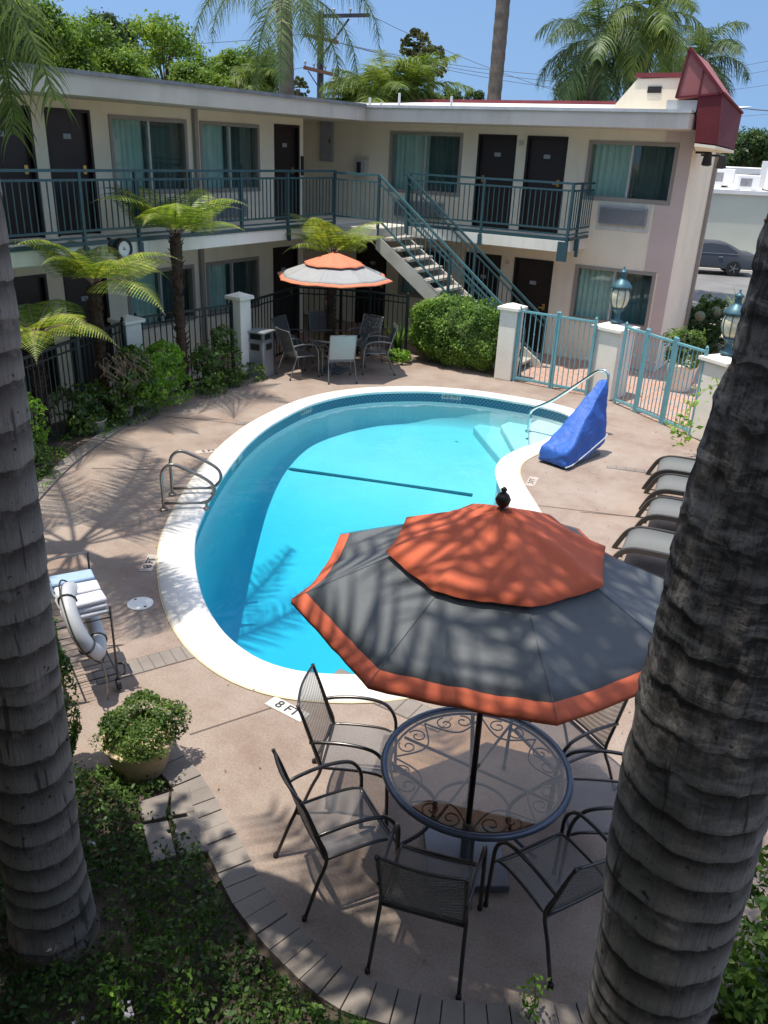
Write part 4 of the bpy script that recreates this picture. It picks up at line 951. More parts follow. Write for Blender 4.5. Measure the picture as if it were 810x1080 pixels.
def make_umbrella(label, p, R_, ze, za, a0, cm, tm, tilt=(0,0), base=True, vr=.52, skirt=.022):
    """market parasol: lower tier, coloured hem, vented upper tier, ribs, pole"""
    T = thing('patio_parasol', label, 'parasol', (p[0],p[1],0), 'grey and orange market parasols')
    def pt(i, s, t, lift=0):
        a, b = a0+i*PI/4, a0+(i+1)*PI/4
        x = R_*s*(math.cos(a)*(1-t)+math.cos(b)*t); y = R_*s*(math.sin(a)*(1-t)+math.sin(b)*t)
        k = 4*t*(1-t); z = za-(za-ze)*(s**1.12) - .035*k*s + lift + .010*math.sin(PI*min(1,t*4)*.5)*math.sin(PI*min(1,(1-t)*4)*.5)*(noise.noise(Vector((t*5,s*3,i*3.7+p[0])))+.6*noise.noise(Vector((t*13,s*4,i*9.1+p[0]))))
        sh = 1-.035*k*max(0,s-.2)
        return (x*sh, y*sh, z + tilt[0]*x + tilt[1]*y)
    def tier(s0, s1, lift, ns_=8, nt_=10):
        mb = MB()
        for i in range(8):
            mb.add([pt(i, s0+(s1-s0)*a/ns_, b/nt_, lift) for a in range(ns_+1) for b in range(nt_+1)],
                   [(a*(nt_+1)+b, a*(nt_+1)+b+1, (a+1)*(nt_+1)+b+1, (a+1)*(nt_+1)+b) for a in range(ns_) for b in range(nt_)])
        return mb
    def cloth(mb, nm, mt, par=T):
        o = mb.build(nm, mt, par, False, True)
        w_ = o.modifiers.new('weld','WELD'); w_.merge_threshold = .0005
        s_ = o.modifiers.new('solid','SOLIDIFY'); s_.thickness = .004; return o
    can = cloth(tier(.36, .93, 0), 'canopy', cm)
    hem = tier(.93, 1.0, 0, 3)
    for i in range(8):                                     # short skirt that turns down at the edge
        hem.add([pt(i,1.0,b/10) for b in range(11)]+[tuple(Vector(pt(i,1.0,b/10))+Vector((0,0,-skirt))) for b in range(11)], [(b,b+1,12+b,11+b) for b in range(10)])
    cloth(hem, 'hem', tm)
    cloth(tier(0.015, vr, .045), 'vent_cap', tm)
    b = MB()
    for i in range(8): b.tube([Vector(pt(i,s,0))+Vector((0,0,.008)) for s in (.36,.5,.65,.8,.92,1.0)], .0016, 5)
    b.build('seam', cm, can, False)
    zt = za+.02
    b = MB(); b.lathe((0,0,zt), [(.022,0),(.022,.025),(.012,.03),(.035,.055),(.042,.08),(.03,.105),(.012,.12),(.018,.135),(.004,.15)], 14); b.build('finial', M['bronze'], T, False, True)
    b = MB(); b.tube([(0,0,.0),(0,0,za+.02)], .019, 10); b.build('pole', M['bronze'], T, False, True)
    b = MB(); b.lathe((0,0,ze-.05), [(.02,0),(.045,.01),(.045,.05),(.02,.07)], 12); b.build('runner', M['bronze'], T, False)
    for i in range(8):
        rb = MB(); rb.tube([tuple(Vector(pt(i,s,0))+Vector((0,0,-.02))) for s in (.03,.3,.6,.97)], .008, 6); R1 = rb.build('rib', M['bronze'], T, False)
        sb = MB(); sb.tube([(0.04*math.cos(a0+i*PI/4),.04*math.sin(a0+i*PI/4),ze-.02), tuple(Vector(pt(i,.5,0))+Vector((0,0,-.025)))], .006, 6); sb.build('strut', M['bronze'], R1, False)
    if base:
        b = MB(); b.lathe((0,0,0), [(.035,.06),(.035,.32),(.025,.33)], 12); b.obox((0,0,.03),(.50,.50,.05), base); b.build('base', M['base_plate'], T, False, bevel=.012)
    return T
make_umbrella('large grey and orange parasol dappled with frond shadows over the near table', (-1.515,3.70), 1.10, 1.985, 2.45, math.radians(39.7), M['grey_canvas'], M['orange'], base=.60, vr=.55)
make_umbrella('smaller looking faded parasol standing by the fern and dark fence', (T2c.x,T2c.y), 1.16, 1.86, 2.27, math.radians(20), M['grey_canvas2'], M['orange2'], base=.2, vr=.53, skirt=.012)

# ------------------------------------------------------------------ pool furniture
CV = thing('covered_pool_lift', 'blue canvas cover over a pool access lift on the deck', 'pool lift', (-3.6,11.6,0))
A_, B_ = Vector((-3.80,11.03,0)), Vector((-3.53,12.10,0)); ax = (B_-A_).normalized(); sd = Vector((ax.y,-ax.x,0))
sect = [(-.04,.235,.04,.20,.22),(.0,.25,.03,.285,.23),(.10,.255,.03,.31,.23),(.22,.25,.03,.40,.20),(.40,.245,.04,.56,.165),(.60,.235,.07,.75,.13),(.80,.22,.11,.95,.10),(.96,.205,.15,1.10,.075),(1.04,.19,.17,1.15,.06),(1.08,.165,.19,1.14,.05)]   # along, half width at hem, hem z, top z, half width at top
mb = MB(); vs = []; K_ = 20
for (t, wb, zb, zt, wt) in sect:
    ring_ = [(-wb+(wt*-1+wb)*k/6, zb+(zt-zb)*(k/6)) for k in range(7)]+[(-wt+2*wt*k/5, zt) for k in range(1,5)]+[(wt+(wb-wt)*k/6, zt+(zb-zt)*k/6) for k in range(7)]
    ring_ += [(wb*.4,zb),(-wb*.4,zb)]; K_ = len(ring_)
    for k, (u, z) in enumerate(ring_):
        f = 1+.05*noise.noise(Vector((t*5,k*.9,1)))+.035*math.sin(k*2.1+t*6)
        p_ = A_+ax*(t+.012*noise.noise(Vector((k,t*4,2))))+sd*(u*f+.05*max(0,t-.5)); vs.append((p_.x,p_.y,z+.015*noise.noise(Vector((k*.7,t*6,5)))))
fs_l = [(i*K_+j, i*K_+(j+1)%K_, (i+1)*K_+(j+1)%K_, (i+1)*K_+j) for i in range(len(sect)-1) for j in range(K_)]
fs_l += [tuple(reversed(range(K_))), tuple((len(sect)-1)*K_+j for j in range(K_))]
mb.add(vs, fs_l); cvo = mb.build('cover', M['blue'], CV, smooth=True)
sm = cvo.modifiers.new('sub','SUBSURF'); sm.levels = sm.render_levels = 2
tx = bpy.data.textures.new('folds','CLOUDS'); tx.noise_scale = .22
dm = cvo.modifiers.new('folds','DISPLACE'); dm.texture = tx; dm.strength = .06; dm.texture_coords = 'LOCAL'
hemv = [vs[i*K_+j] for i, j in [(k, 16) for k in range(len(sect))]]
b = MB(); b.tube([Vector(v)+sd*.012+Vector((0,0,-.012)) for v in hemv], .010, 6); b.build('hem', M['white'], CV)
b = MB(); b.obox((A_+ax*.55+sd*.04)[:2]+(.03,), (.38,.55,.06), math.atan2(ax.y,ax.x)-PI/2) if False else b.obox(((A_+ax*.6).x,(A_+ax*.6).y,.03),(.36,.8,.06),math.atan2(ax.y,ax.x)-PI/2); b.build('base', M['base_plate'], CV, bevel=.01)
def make_lounger():
    T = thing('sun_lounger', '', 'sun lounger', (0,0,0), 'mesh sun loungers lined up by the palm')
    prof = [(0.02,.235),(.05,.275),(.12,.315),(.25,.33),(.6,.325),(1.15,.325),(1.35,.36),(1.85,.56)]   # x along the bed from the foot end
    P = spline([(x,0,z) for x,z in prof], 4); mb = MB(); k = len(P)
    mb.add([(p.x,s_,p.z) for s_ in (-.29,.29) for p in P], [(i,i+1,k+i+1,k+i) for i in range(k-1)]); o = mb.build('bed', M['lounge'], T, False, True)
    s_ = o.modifiers.new('solid','SOLIDIFY'); s_.thickness = .012
    for sy in (-1,1):
        b = MB(); Q = spline([(-.11,sy*.31,.0),(-.07,sy*.31,.09),(0,sy*.31,.22),(.10,sy*.31,.29),(.28,sy*.31,.315),(.8,sy*.31,.31),(1.2,sy*.31,.31)], 4)
        mb2 = MB(); w_ = .022; h_ = .055; vs = []
        for i, p in enumerate(Q):
            t = (Q[min(i+1,len(Q)-1)]-Q[max(i-1,0)]).normalized(); nn = Vector((-t.z,0,t.x)); vs += [p+Vector((0,-w_,0))+nn*h_/2, p+Vector((0,w_,0))+nn*h_/2, p+Vector((0,w_,0))-nn*h_/2, p+Vector((0,-w_,0))-nn*h_/2]
        nq = len(Q); mb2.add(vs, [(4*i+j,4*i+(j+1)%4,4*i+4+(j+1)%4,4*i+4+j) for i in range(nq-1) for j in range(4)]+[(3,2,1,0),(4*nq-4,4*nq-3,4*nq-2,4*nq-1)])
        mb2.build('side_rail', M['lounge_f'], T, False)
        b = MB(); b.bar((1.2,sy*.31,.31),(1.86,sy*.31,.55),.04,.05); b.build('back_rail', M['lounge_f'], T, False)
        b = MB(); b.tube(spline([(1.15,sy*.31,.30),(1.30,sy*.31,.18),(1.38,sy*.31,0)],4), .018, 8); b.build('leg', M['lounge_f'], T, False, True)
    b = MB(); b.bar((.03,-.3,.20),(.03,.3,.20),.03); b.bar((1.2,-.3,.29),(1.2,.3,.29),.03); b.build('crossbar', M['lounge_f'], T, False)
    return T
L0 = make_lounger()
for i, ((x,y),a,lb) in enumerate([((-2.02,8.58),9,'grey mesh sun lounger nearest the near parasol'),((-2.06,9.66),9,'second grey sun lounger counted from the near parasol'),
      ((-2.20,10.55),10,'third grey sun lounger counted from the near parasol'),((-2.38,11.30),11,'grey sun lounger farthest from the near parasol, below the small vine')]):
    o = L0 if i == 0 else copy_tree(L0); o.location = (x,y,0); o.rotation_euler.z = math.radians(a); o['label'] = lb
# grab rails
for i, (bx, lb) in enumerate([((182,522),'curved steel grab rail at the pool edge, the farther of the pair'),((173,538),'curved steel grab rail at the pool edge, the nearer of the pair')]):
    B0 = gp(*bx); d = Vector((.80,.60,0)); T = thing('grab_rail', lb, 'grab rail', (B0.x,B0.y,0), 'steel grab rails of the pool ladder')
    q = lambda s, z: tuple(B0+d*s+Vector((0,0,z)))
    b = MB(); b.tube(spline([q(0,0),q(0,.25),q(.0,.46),q(.05,.56),q(.15,.60),q(.32,.53),q(.52,.42),q(.61,.33),q(.62,.22),q(.55,.13),q(.47,.10)],6), .021, 10); b.build('tube', M['chrome_old'], T, smooth=True)
    b = MB(); b.tube([q(0,.09),q(.47,.10)], .017, 8); b.build('brace', M['chrome_old'], T, smooth=True)
    b = MB(); b.lathe(q(0,0), [(.05,0),(.05,.02),(.03,.03)], 14); b.lathe(q(.52,0.02), [(.045,0),(.03,.02),(.017,.03),(.017,.10)], 12); b.build('anchor', M['chrome_old'], T)
# hand rail of the entry steps
p0 = gp(557,455,-.28); pe = Vector((-3.72,12.95,0)); dh = (pe-Vector((p0.x,p0.y,0)))
T = thing('hand_rail', 'chrome hand rail rising from the pool steps behind the blue cover', 'hand rail', (pe.x,pe.y,0))
def hr(t, z): v = Vector((p0.x,p0.y,0))+dh*t; return (v.x,v.y,z)
b = MB(); b.tube(spline([hr(0,-.30),hr(.005,-.05),hr(.03,.13),hr(.30,.38),hr(.62,.76),hr(.82,1.0),hr(.90,1.06),hr(.965,1.04),hr(1,.92),hr(1.0,.4),hr(1.0,0)],6), .026, 10); b.build('tube', M['chrome'], T, smooth=True)
b = MB(); b.lathe(hr(0,-.29), [(.06,0),(.06,.02),(.03,.03)], 14); b.lathe(hr(1,0), [(.06,0),(.06,.02),(.03,.03)], 14); b.build('flange', M['chrome'], T)
# litter bin
T = thing('litter_bin', 'square grey steel litter bin with roofed top next to the slim pillar', 'litter bin', (-10.36,12.22,0), rz=.15)
b = MB(); b.obox((0,0,.36),(.38,.38,.72)); b.build('body', M['bin'], T, False, bevel=.02)
b = MB()
for a in range(4): b.obox((.155*(1 if a%3 else -1),.155*(1 if a<2 else -1),.79),(.05,.05,.14))
b.obox((0,0,.725),(.40,.40,.02)); b.build('collar', M['bin'], T, False)
b = MB(); b.obox((0,0,.79),(.28,.28,.135)); b.build('opening', M['bin_d'], T, False)
b = MB(); b.obox((0,0,.875),(.44,.44,.03)); b.add([(-.22,-.22,.89),(.22,-.22,.89),(.22,.22,.89),(-.22,.22,.89),(0,0,.93)],[(0,1,4),(1,2,4),(2,3,4),(3,0,4)]); b.build('lid', M['bin'], T, False, bevel=.01)
for k_, (dx, dy, s_) in enumerate([(.0,-.192,0),(.192,0,1)]):
    b = MB(); b.obox((dx,dy,.60),(.2 if not s_ else .012,.012 if not s_ else .2,.12)); b.build('slot', M['bin_d'], T, False)
# drain cover
g = gp(148,637); T = thing('drain_cover', 'round white skimmer lid set in the pink deck', 'drain cover', (g.x,g.y,0))
b = MB(); b.lathe((0,0,0), [(.125,.0),(.125,.009),(.11,.012)], 32); b.build('lid', M['coping'], T, False)
b = MB(); b.lathe((-.09,.02,.0125), [(.014,0),(.014,.001)], 10); b.lathe((.09,-.02,.0125), [(.014,0),(.014,.001)], 10); b.build('screw', M['ink'], T, False)

# towel cart with ring buoy
C0 = Vector((-4.72,3.68,0)); u_ = Vector((-.89,.46,0)).normalized(); v_ = Vector((-.46,-.89,0)).normalized()
T = thing('towel_cart', 'dark wire towel cart parked beside the left palm trunk', 'cart', (C0.x,C0.y,0))
def q(a, b_, z): p = C0+u_*a+v_*b_; return (p.x,p.y,z)
LC, WC = .72, .42
for a, b_, h_ in ((0,0,.80),(LC,0,.95),(LC,WC,.95),(0,WC,.80)):
    b = MB(); b.tube([q(a,b_,.06),q(a,b_,h_)], .010, 6); b.build('post', M['frame'], T)
    b = MB(); b.tube([Vector(q(a,b_,.06))+v_*.015*k for k in (-1,1)], .05, 14); b.build('wheel', M['black'], T)
for z in (.16,.70):
    b = MB(); b.tube([q(0,0,z),q(LC,0,z),q(LC,WC,z),q(0,WC,z)], .009, 6, closed=True)
    for k in range(1,7): b.tube([q(LC*k/7,0,z),q(LC*k/7,WC,z)], .004, 4)
    b.build('shelf', M['frame'], T)
b = MB(); b.tube([q(LC,0,.95),q(LC,WC,.95)], .010, 6); b.tube(spline([q(0,WC,.80),q(-.02,WC+.02,.4),q(-.02,WC+.1,.36),q(.5,WC+.14,.36),q(LC,WC+.06,.5)],5), .009, 6); b.build('handle', M['chrome_old'], T)
b = MB(); b.tube(spline([q(.02,-.02,.24),q(-.04,-.05,.26),q(-.05,-.05,.18),q(0,-.04,.14)],5), .009, 6); b.build('hook', M['frame'], T)
for k, (a, mt_, lb) in enumerate([(.12,'towel','folded white towel at the near end of the cart'),(.32,'towel','folded white towel in the middle of the cart row'),(.53,'towelblue','bluish folded towel at the far end of the cart row')]):
    c_ = q(a,WC*.42,.715); TT = thing('folded_towel', lb, 'towel', (c_[0],c_[1],.712), 'towels on the cart', math.atan2(u_.y,u_.x))
    b = MB(); zz = 0
    for m_ in range(3):
        dx = random.uniform(-.008,.008); b.obox((dx,0,zz+.024),(.185-.01*m_,.34,.046), random.uniform(-.05,.05)); zz += .047
    o = b.build('cloth', M[mt_], TT, False, True, bevel=.018)
# ring buoy hanging on the cart's garden side
cb = gp(88,655,.62); T = thing('ring_buoy', 'white ring buoy with dark grab line hanging on the towel cart', 'life ring', tuple(cb))
b = MB(); ring = []; nr, nm = 36, 12; vs = []
vw = (cb-EYE).normalized(); lg = (RIGHT*.40+DOWN*.92); lg = (lg-vw*lg.dot(vw)).normalized(); sd_ = vw.cross(lg); nrm = (sd_*.965+vw*.26).normalized(); e2 = -lg; e1 = nrm.cross(e2)
for i in range(nr):
    t = 2*PI*i/nr; rd = e1*math.cos(t)+e2*math.sin(t)
    for j in range(nm):
        s_ = 2*PI*j/nm; vs.append(cb+rd*(.265+.078*math.cos(s_))+nrm*(.06*math.sin(s_)))
b.add(vs, [(i*nm+j,i*nm+(j+1)%nm,((i+1)%nr)*nm+(j+1)%nm,((i+1)%nr)*nm+j) for i in range(nr) for j in range(nm)]); b.build('float', M['white'], T, smooth=True)
b = MB(); b.tube([cb+(e1*math.cos(t)+e2*math.sin(t))*(.36+.02*math.sin(4*t))+nrm*.01 for t in [2*PI*k/48 for k in range(48)]], .007, 5, closed=True)
b.build('grab_line', M['black'], T)
for k in range(4):
    t = PI/4+k*PI/2; rd = e1*math.cos(t)+e2*math.sin(t); b = MB()
    b.tube([cb+rd*(.265+.084*math.cos(s_))+nrm*(.066*math.sin(s_)) for s_ in [2*PI*j/14 for j in range(14)]], .007, 5, closed=True); b.build('strap', M['black'], T)
b = MB(); b.tube(spline([cb-e2*.36, cb-e2*.4+Vector((.02,0,-.1)), cb-e2*.4+Vector((.05,-.03,-.32))],5), .006, 5); b.build('rope', M['chrome_old'], T)
# ------------------------------------------------------------------ plants
def hedge_leaves(c, half, n_, size, r=rng, lump=.14, top=1., rz=0, e=.62):
    """leaves near the surface of a lumpy rounded box"""
    u = r.normal(size=(n_,3)); u /= np.linalg.norm(u,axis=1)[:,None]
    k = np.sign(u)*np.abs(u)**e; k /= (np.abs(k)**2.6).sum(1)[:,None]**(1/2.6)
    rad = r.uniform(.70,1.03,n_)**.6
    ph = np.array([noise.noise(Vector((a[0]*2.3+c[0],a[1]*2.3+c[1],a[2]*2.3))) for a in k*np.array(half)*1.6])
    P_ = k*np.array(half)*(rad*(1+lump*ph*1.6))[:,None]
    cs, sn = math.cos(rz), math.sin(rz); X = P_[:,0]*cs-P_[:,1]*sn; Y = P_[:,0]*sn+P_[:,1]*cs
    P_ = np.stack([X+c[0],Y+c[1],P_[:,2]+c[2]],1); keep = P_[:,2] > .02
    od = u[keep]; return leafcloud(P_[keep], size, .25, .55, od, r)
def stems(base, n_, h, spread, mt, par, r0=.012, name='stem'):
    b = MB()
    for i in range(n_):
        a = random.uniform(0,2*PI); s_ = random.uniform(.2,1)*spread
        b.tube(spline([base, (base[0]+s_*.4*math.cos(a),base[1]+s_*.4*math.sin(a),base[2]+h*.5), (base[0]+s_*math.cos(a),base[1]+s_*math.sin(a),base[2]+h)],3), [r0*(1-.08*k) for k in range(7)], 5)
    return b.build(name, mt, par)
def shrub(name, label, p, half, n_, size, mt, group=None, rz=0, lump=.14, cat='shrub', nst=7, z0=.05):
    T = thing(name, label, cat, (p[0],p[1],p[2] if len(p)>2 else 0), group); zb = p[2] if len(p) > 2 else 0
    V, Fq = hedge_leaves((0,0,half[2]+z0), half, n_, size, lump=lump, rz=rz); npmesh('leaves', V, Fq, mt, T, False)
    stems((0,0,-.02), nst, half[2]*1.5, min(half[0],half[1])*.8, M['twig'], T); return T
T = thing('clipped_hedge', 'big clipped green hedge in front of the staircase', 'hedge', (-7.75,15.62,0))
V, Fq = joinVF([hedge_leaves((0,0,.74),(1.14,.60,.69),20000,.055,lump=.10,rz=-.04), hedge_leaves((0,0,.72),(1.13,.60,.68),16000,.055,lump=.16,rz=-.04,e=1.)])
npmesh('leaves', V, Fq, M['hedge_l'], T, False); stems((0,0,-.02), 14, 1.0, .5, M['twig'], T)
def clumped(name, label, p, clumps, mt, group=None, cat='shrub', st=6, h=.6):
    T = thing(name, label, cat, (p[0],p[1],0), group)
    V, Fq = joinVF([hedge_leaves(c, hf, n_, s_, lump=.5) for c, hf, n_, s_ in clumps]); npmesh('leaves', V, Fq, mt, T, False)
    stems((0,0,-.02), st, h, .3, M['twig'], T); return T
gL = 'shrubs in the left planter'
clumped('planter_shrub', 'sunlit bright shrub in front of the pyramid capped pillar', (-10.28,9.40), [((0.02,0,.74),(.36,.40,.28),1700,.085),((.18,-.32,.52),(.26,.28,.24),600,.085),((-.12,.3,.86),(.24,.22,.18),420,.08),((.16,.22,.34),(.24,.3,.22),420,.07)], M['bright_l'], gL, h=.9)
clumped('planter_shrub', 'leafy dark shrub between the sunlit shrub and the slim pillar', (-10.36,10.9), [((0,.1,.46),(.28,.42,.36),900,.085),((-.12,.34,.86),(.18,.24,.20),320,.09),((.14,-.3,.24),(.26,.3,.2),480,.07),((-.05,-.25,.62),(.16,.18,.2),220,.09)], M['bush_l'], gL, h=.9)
clumped('planter_shrub', 'shrub with a bare woody patch left of the sunlit shrub', (-10.12,8.75), [((0,0,.74),(.28,.32,.17),520,.08),((-.2,.2,.96),(.22,.2,.15),320,.08),((.05,0,.28),(.26,.34,.22),420,.07)], M['bush_l'], gL, h=.9, st=16)
clumped('planter_shrub', 'low dark bushy plant in front of the left iron fence', (-10.25,7.95), [((0,0,.38),(.28,.4,.32),800,.09),((.1,.2,.18),(.3,.45,.17),420,.07)], M['bush_l'], gL)
clumped('planter_shrub', 'round bright green shrub beside the left palm trunk', (-9.62,6.35), [((0,0,.72),(.27,.27,.36),1900,.065)], M['bright_l'], gL)
clumped('planter_shrub', 'small round shrub at the foot of the bright green one', (-9.30,6.22), [((0,0,.26),(.22,.22,.24),900,.055),((-.28,-.22,.25),(.22,.25,.25),700,.055)], M['bush_l'], gL)
clumped('planter_shrub', 'low spreading plant along the curb near the litter bin', (-10.30,11.55), [((0,0,.14),(.22,.5,.14),900,.06)], M['bush_l'], gL, h=.2)
# bare tangled twigs over the woody shrub
b = MB()
for i in range(70):
    s_ = Vector((-10.22+random.gauss(0,.12),8.72+random.gauss(0,.2),.75+random.uniform(0,.3))); a = random.uniform(-.8,.8)
    b.tube(spline([s_, s_+Vector((.10*math.sin(a)+.05,-.05*math.cos(a)+random.gauss(0,.08),.06)), s_+Vector((.2,random.gauss(0,.18),-.14))],3), .005, 4)
tag(b.build('bare_twigs', M['twig']), 'tangle of dry bare twigs lying on the left planter shrub', 'twigs')
# strappy plant and yellow-green cover by the hedge
def strap_plant(label, p, n_, h, mt, wd=.035, cat='plant', group=None, z=0, name='strap_leaf_plant'):
    T = thing(name, label, cat, (p[0],p[1],z), group); V, Fq = [], []
    for i in range(n_):
        a = random.uniform(0,2*PI); L_ = h*random.uniform(.7,1.15); sp = random.uniform(.2,.65); px_ = Vector((math.cos(a),math.sin(a),0)); sx = Vector((-math.sin(a),math.cos(a),0))
        base = len(V)
        for k in range(6):
            t = k/5; c_ = px_*(L_*sp*t*t)+px_*.03+Vector((0,0,L_*(t-.45*sp*t**3))); w_ = wd*(1-t)**.7*(.5+.5*min(1,t*4))+.002
            V += [c_-sx*w_/2, c_+sx*w_/2]
        Fq += [(base+2*k,base+2*k+1,base+2*k+3,base+2*k+2) for k in range(5)]
    npmesh('leaves', [tuple(v) for v in V], Fq, mt, T, False); return T
strap_plant('tall strap leaved plant between the far table and the hedge', (-9.05,15.25), 46, .95, M['hedge_l'], .05)
shrub('low_plant', 'low yellow green plant at the left foot of the hedge', (-8.85,14.95), (.28,.22,.12), 900, .06, M['bright_l'], cat='plant', nst=3)
strap_plant('potted strap leaved plant behind the far table', (-9.95,15.0), 34, .7, M['bush_l'], .045)
def pot(label, p, r_, h, mt, group=None, z=0, name='plant_pot'):
    T = thing(name, label, 'pot', (p[0],p[1],z), group)
    b = MB(); b.lathe((0,0,0), [(r_*.68,0),(r_*.74,h*.1),(r_*.92,h*.75),(r_,h*.9),(r_*1.04,h*.92),(r_*1.04,h),(r_*.93,h),(r_*.9,h*.88)], 28, caps=False); b.lathe((0,0,h*.86), [(.001,0),(r_*.9,0)], 28, caps=False); b.build('pot', mt, T, False, True)
    return T
gP = 'small plastic pots in the left planter'
g = gp(102,455); pot('small pale pot on the planter soil, front one', (g.x,g.y), .16, .20, M['greypot'], gP)
g = gp(132,440); pot('small pale pot nearest the sunlit shrub', (g.x,g.y), .16, .22, M['greypot'], gP)
b = MB(); b.box((-10.72,9.18,0),(-10.48,9.42,.32)); tag(b.build('concrete_block', M['pillar'], bevel=.01), 'short square cream block under the sunlit planter shrub', 'block')
# big pot with the fine leaved plant
g = gp(146,815); PC = Vector((g.x-.02,g.y+.05,0))
pot('wide cream bowl pot at the garden corner', (PC.x,PC.y), .25, .29, M['terra'])
T = thing('potted_shrub', 'fine leaved bushy plant spilling over the wide cream pot', 'plant', (PC.x,PC.y,.26))
V, Fq = joinVF([hedge_leaves((0.02,.02,.10),(.26,.26,.16),5600,.030,lump=.35), hedge_leaves((-.02,-.05,-.02),(.27,.25,.13),1700,.026,lump=.3)])
npmesh('leaves', V, Fq, M['bush_l'], T, False); stems((0,0,-.02), 26, .36, .27, M['twig'], T, .003)
# potted plant in the court behind the gates
g = gp(700,418); pot('tall cream planter behind the angled turquoise gate', (g.x+.1,g.y+.7), .30, .55, M['pillar'])
T = thing('potted_bush', 'leafy bush growing in the tall cream planter behind the gate', 'plant', (g.x+.1,g.y+.7,.5))
V, Fq = hedge_leaves((0,0,.33),(.36,.36,.40),1500,.075,lump=.35); npmesh('leaves', V, Fq, M['bush_l'], T, False); stems((0,0,0),6,.5,.2,M['twig'],T)
# timber post leaning at the building corner
a_ = Vector((-3.9,16.3,0)); b_ = Vector((-3.95,17.3,2.15))
# street corner planting
shrub('hydrangea_bush', 'dark bush carrying pale round flower heads beyond the gate', (-3.35,20.9), (.95,1.0,.5), 3600, .11, M['tree_d'], lump=.2, z0=.1)
for i in range(16):
    x, y = -3.15+random.uniform(-.75,.75), 20.35+random.uniform(-.5,.6); z = .75+.35*math.cos((x+3.2)*1.2)*random.uniform(.7,1.05)
    me_ = MB().lathe((0,0,0), [(.01,-.11),(.08,-.09),(.12,-.02),(.12,.04),(.07,.10),(.01,.115)], 10); o = me_.build('flower_head', M['hydr'], None, False, True); o.location = (x,y,z); tag(o, 'pale round flower head on the dark bush by the street corner', 'flower', 'hydrangea flower heads')
shrub('corner_shrub', 'green shrub against the end wall of the back wing', (-4.05,21.7), (.35,.8,.55), 1500, .12, M['bush_l'], lump=.3)
strap_plant('spiky strap leaved plant at the street corner', (-3.55,23.4), 60, 1.3, M['hedge_l'], .06)
# small vine hanging by the loungers
T = thing('hanging_vine', 'thin vine sprig with a few leaves above the farthest lounger', 'vine', (-2.25,12.5,0))
b = MB(); V1 = spline([(-2.02,13.5,1.1),(-2.25,13.0,1.0),(-2.35,12.4,.72),(-2.3,12.0,.62),(-2.15,11.8,.55)],8); b.tube(V1, .005, 5); b.build('stem', M['twig'], T)
C_ = np.array([tuple(p+Vector((random.gauss(0,.09),random.gauss(0,.09),random.gauss(0,.07)))) for p in V1 for _ in range(3)]); V, Fq = leafcloud(C_, .10, .3, .5); npmesh('leaves', V, Fq, M['bright_l'], T)
# garden ground cover, dark and uneven
def inside(x, y, poly):
    c = False; k = len(poly)
    for i in range(k):
        x1,y1 = poly[i]; x2,y2 = poly[(i+1)%k]
        if (y1>y) != (y2>y) and x < (x2-x1)*(y-y1)/(y2-y1)+x1: c = not c
    return c
gpoly = [tuple(p[:2]) for p in shift(ARC,.28)]+[(.75,4.3),(2.2,3.2),(2.0,.3),(-5.6,.3),(-5.4,2.2),(-4.6,2.3)]
spoly = [gxy(s_) for s_ in stones]
C_, S_ = [], []
while len(C_) < 64000:
    x, y = random.uniform(-5.6,2.2), random.uniform(.4,4.4)
    if not inside(x,y,gpoly) or any(inside(x,y,s_) for s_ in spoly): continue
    d = noise.noise(Vector((x*1.7,y*1.7,3)))+.35*noise.noise(Vector((x*5,y*5,1)))
    if d < random.uniform(-1.1,-.2): continue
    hh = .06+.24*max(0,d+.15)+.03*random.random(); C_.append((x,y,random.uniform(.2,1)*hh)); S_.append(.030+.030*random.random()*random.random())
V, Fq = leafcloud(np.array(C_), np.array(S_), .6, .55); tag(npmesh('ground_cover', V, Fq, M['cover_l']), kind='stuff')
C_ = []
while len(C_) < 900:
    x, y = random.uniform(-10.6,-8.6), random.uniform(5.6,12)
    if inside(x,y,[tuple(p[:2]) for p in WEST]+[(-10.8,12),(-10.9,6)]) and noise.noise(Vector((x*2,y*2,7))) > .02: C_.append((x,y,.03+.03*random.random()))
V, Fq = leafcloud(np.array(C_), .05, .6, .55); tag(npmesh('planter_ground_cover', V, Fq, M['bright_l']), kind='stuff')
for i in range(9):
    x, y = random.uniform(-4.2,-.8), random.uniform(1.0,2.7)
    if not inside(x,y,gpoly): continue
    V, Fq = leafcloud(np.array([(random.gauss(0,.012),random.gauss(0,.012),.0) for _ in range(5)]), .035, .6, .8); o = npmesh('fallen_petals', V, Fq, M['flower'], None, False); o.location = (x,y,.16); tag(o, 'pale fallen petals lying on the dark ground cover', 'petals', 'fallen petals on the garden')
clumped('garden_shrub', 'bright leafy shrub at the bottom right corner beside the palm', (.42,3.72), [((0,0,.42),(.36,.42,.44),3600,.058),((.15,.3,.5),(.25,.25,.4),1200,.058)], M['hedge_l'], None)
def sprig(label, px, h, z0=0):
    p = gp(*px, z0); T = thing('garden_sprig', label, 'plant', (p.x,p.y,z0), 'young sprigs at the patio edge')
    b = MB(); b.tube(spline([(0,0,0),(.02,.01,h*.5),(-.01,.02,h)],4), .005, 5); b.build('stem', M['twig'], T, False)
    C_ = np.array([(random.gauss(0,.035),random.gauss(0,.035),h*(.15+.85*k/70)) for k in range(70)]); V, Fq = leafcloud(C_, .038, .4, .5); npmesh('leaves', V, Fq, M['bright_l'], T, False)
sprig('upright leafy sprig in front of the bottom chairs', (556,1078), .34)
sprig('bright little sprig at the very bottom of the garden', (125,1078), .30)
sprig('second bright sprig at the bottom, right of the first', (180,1082), .28)
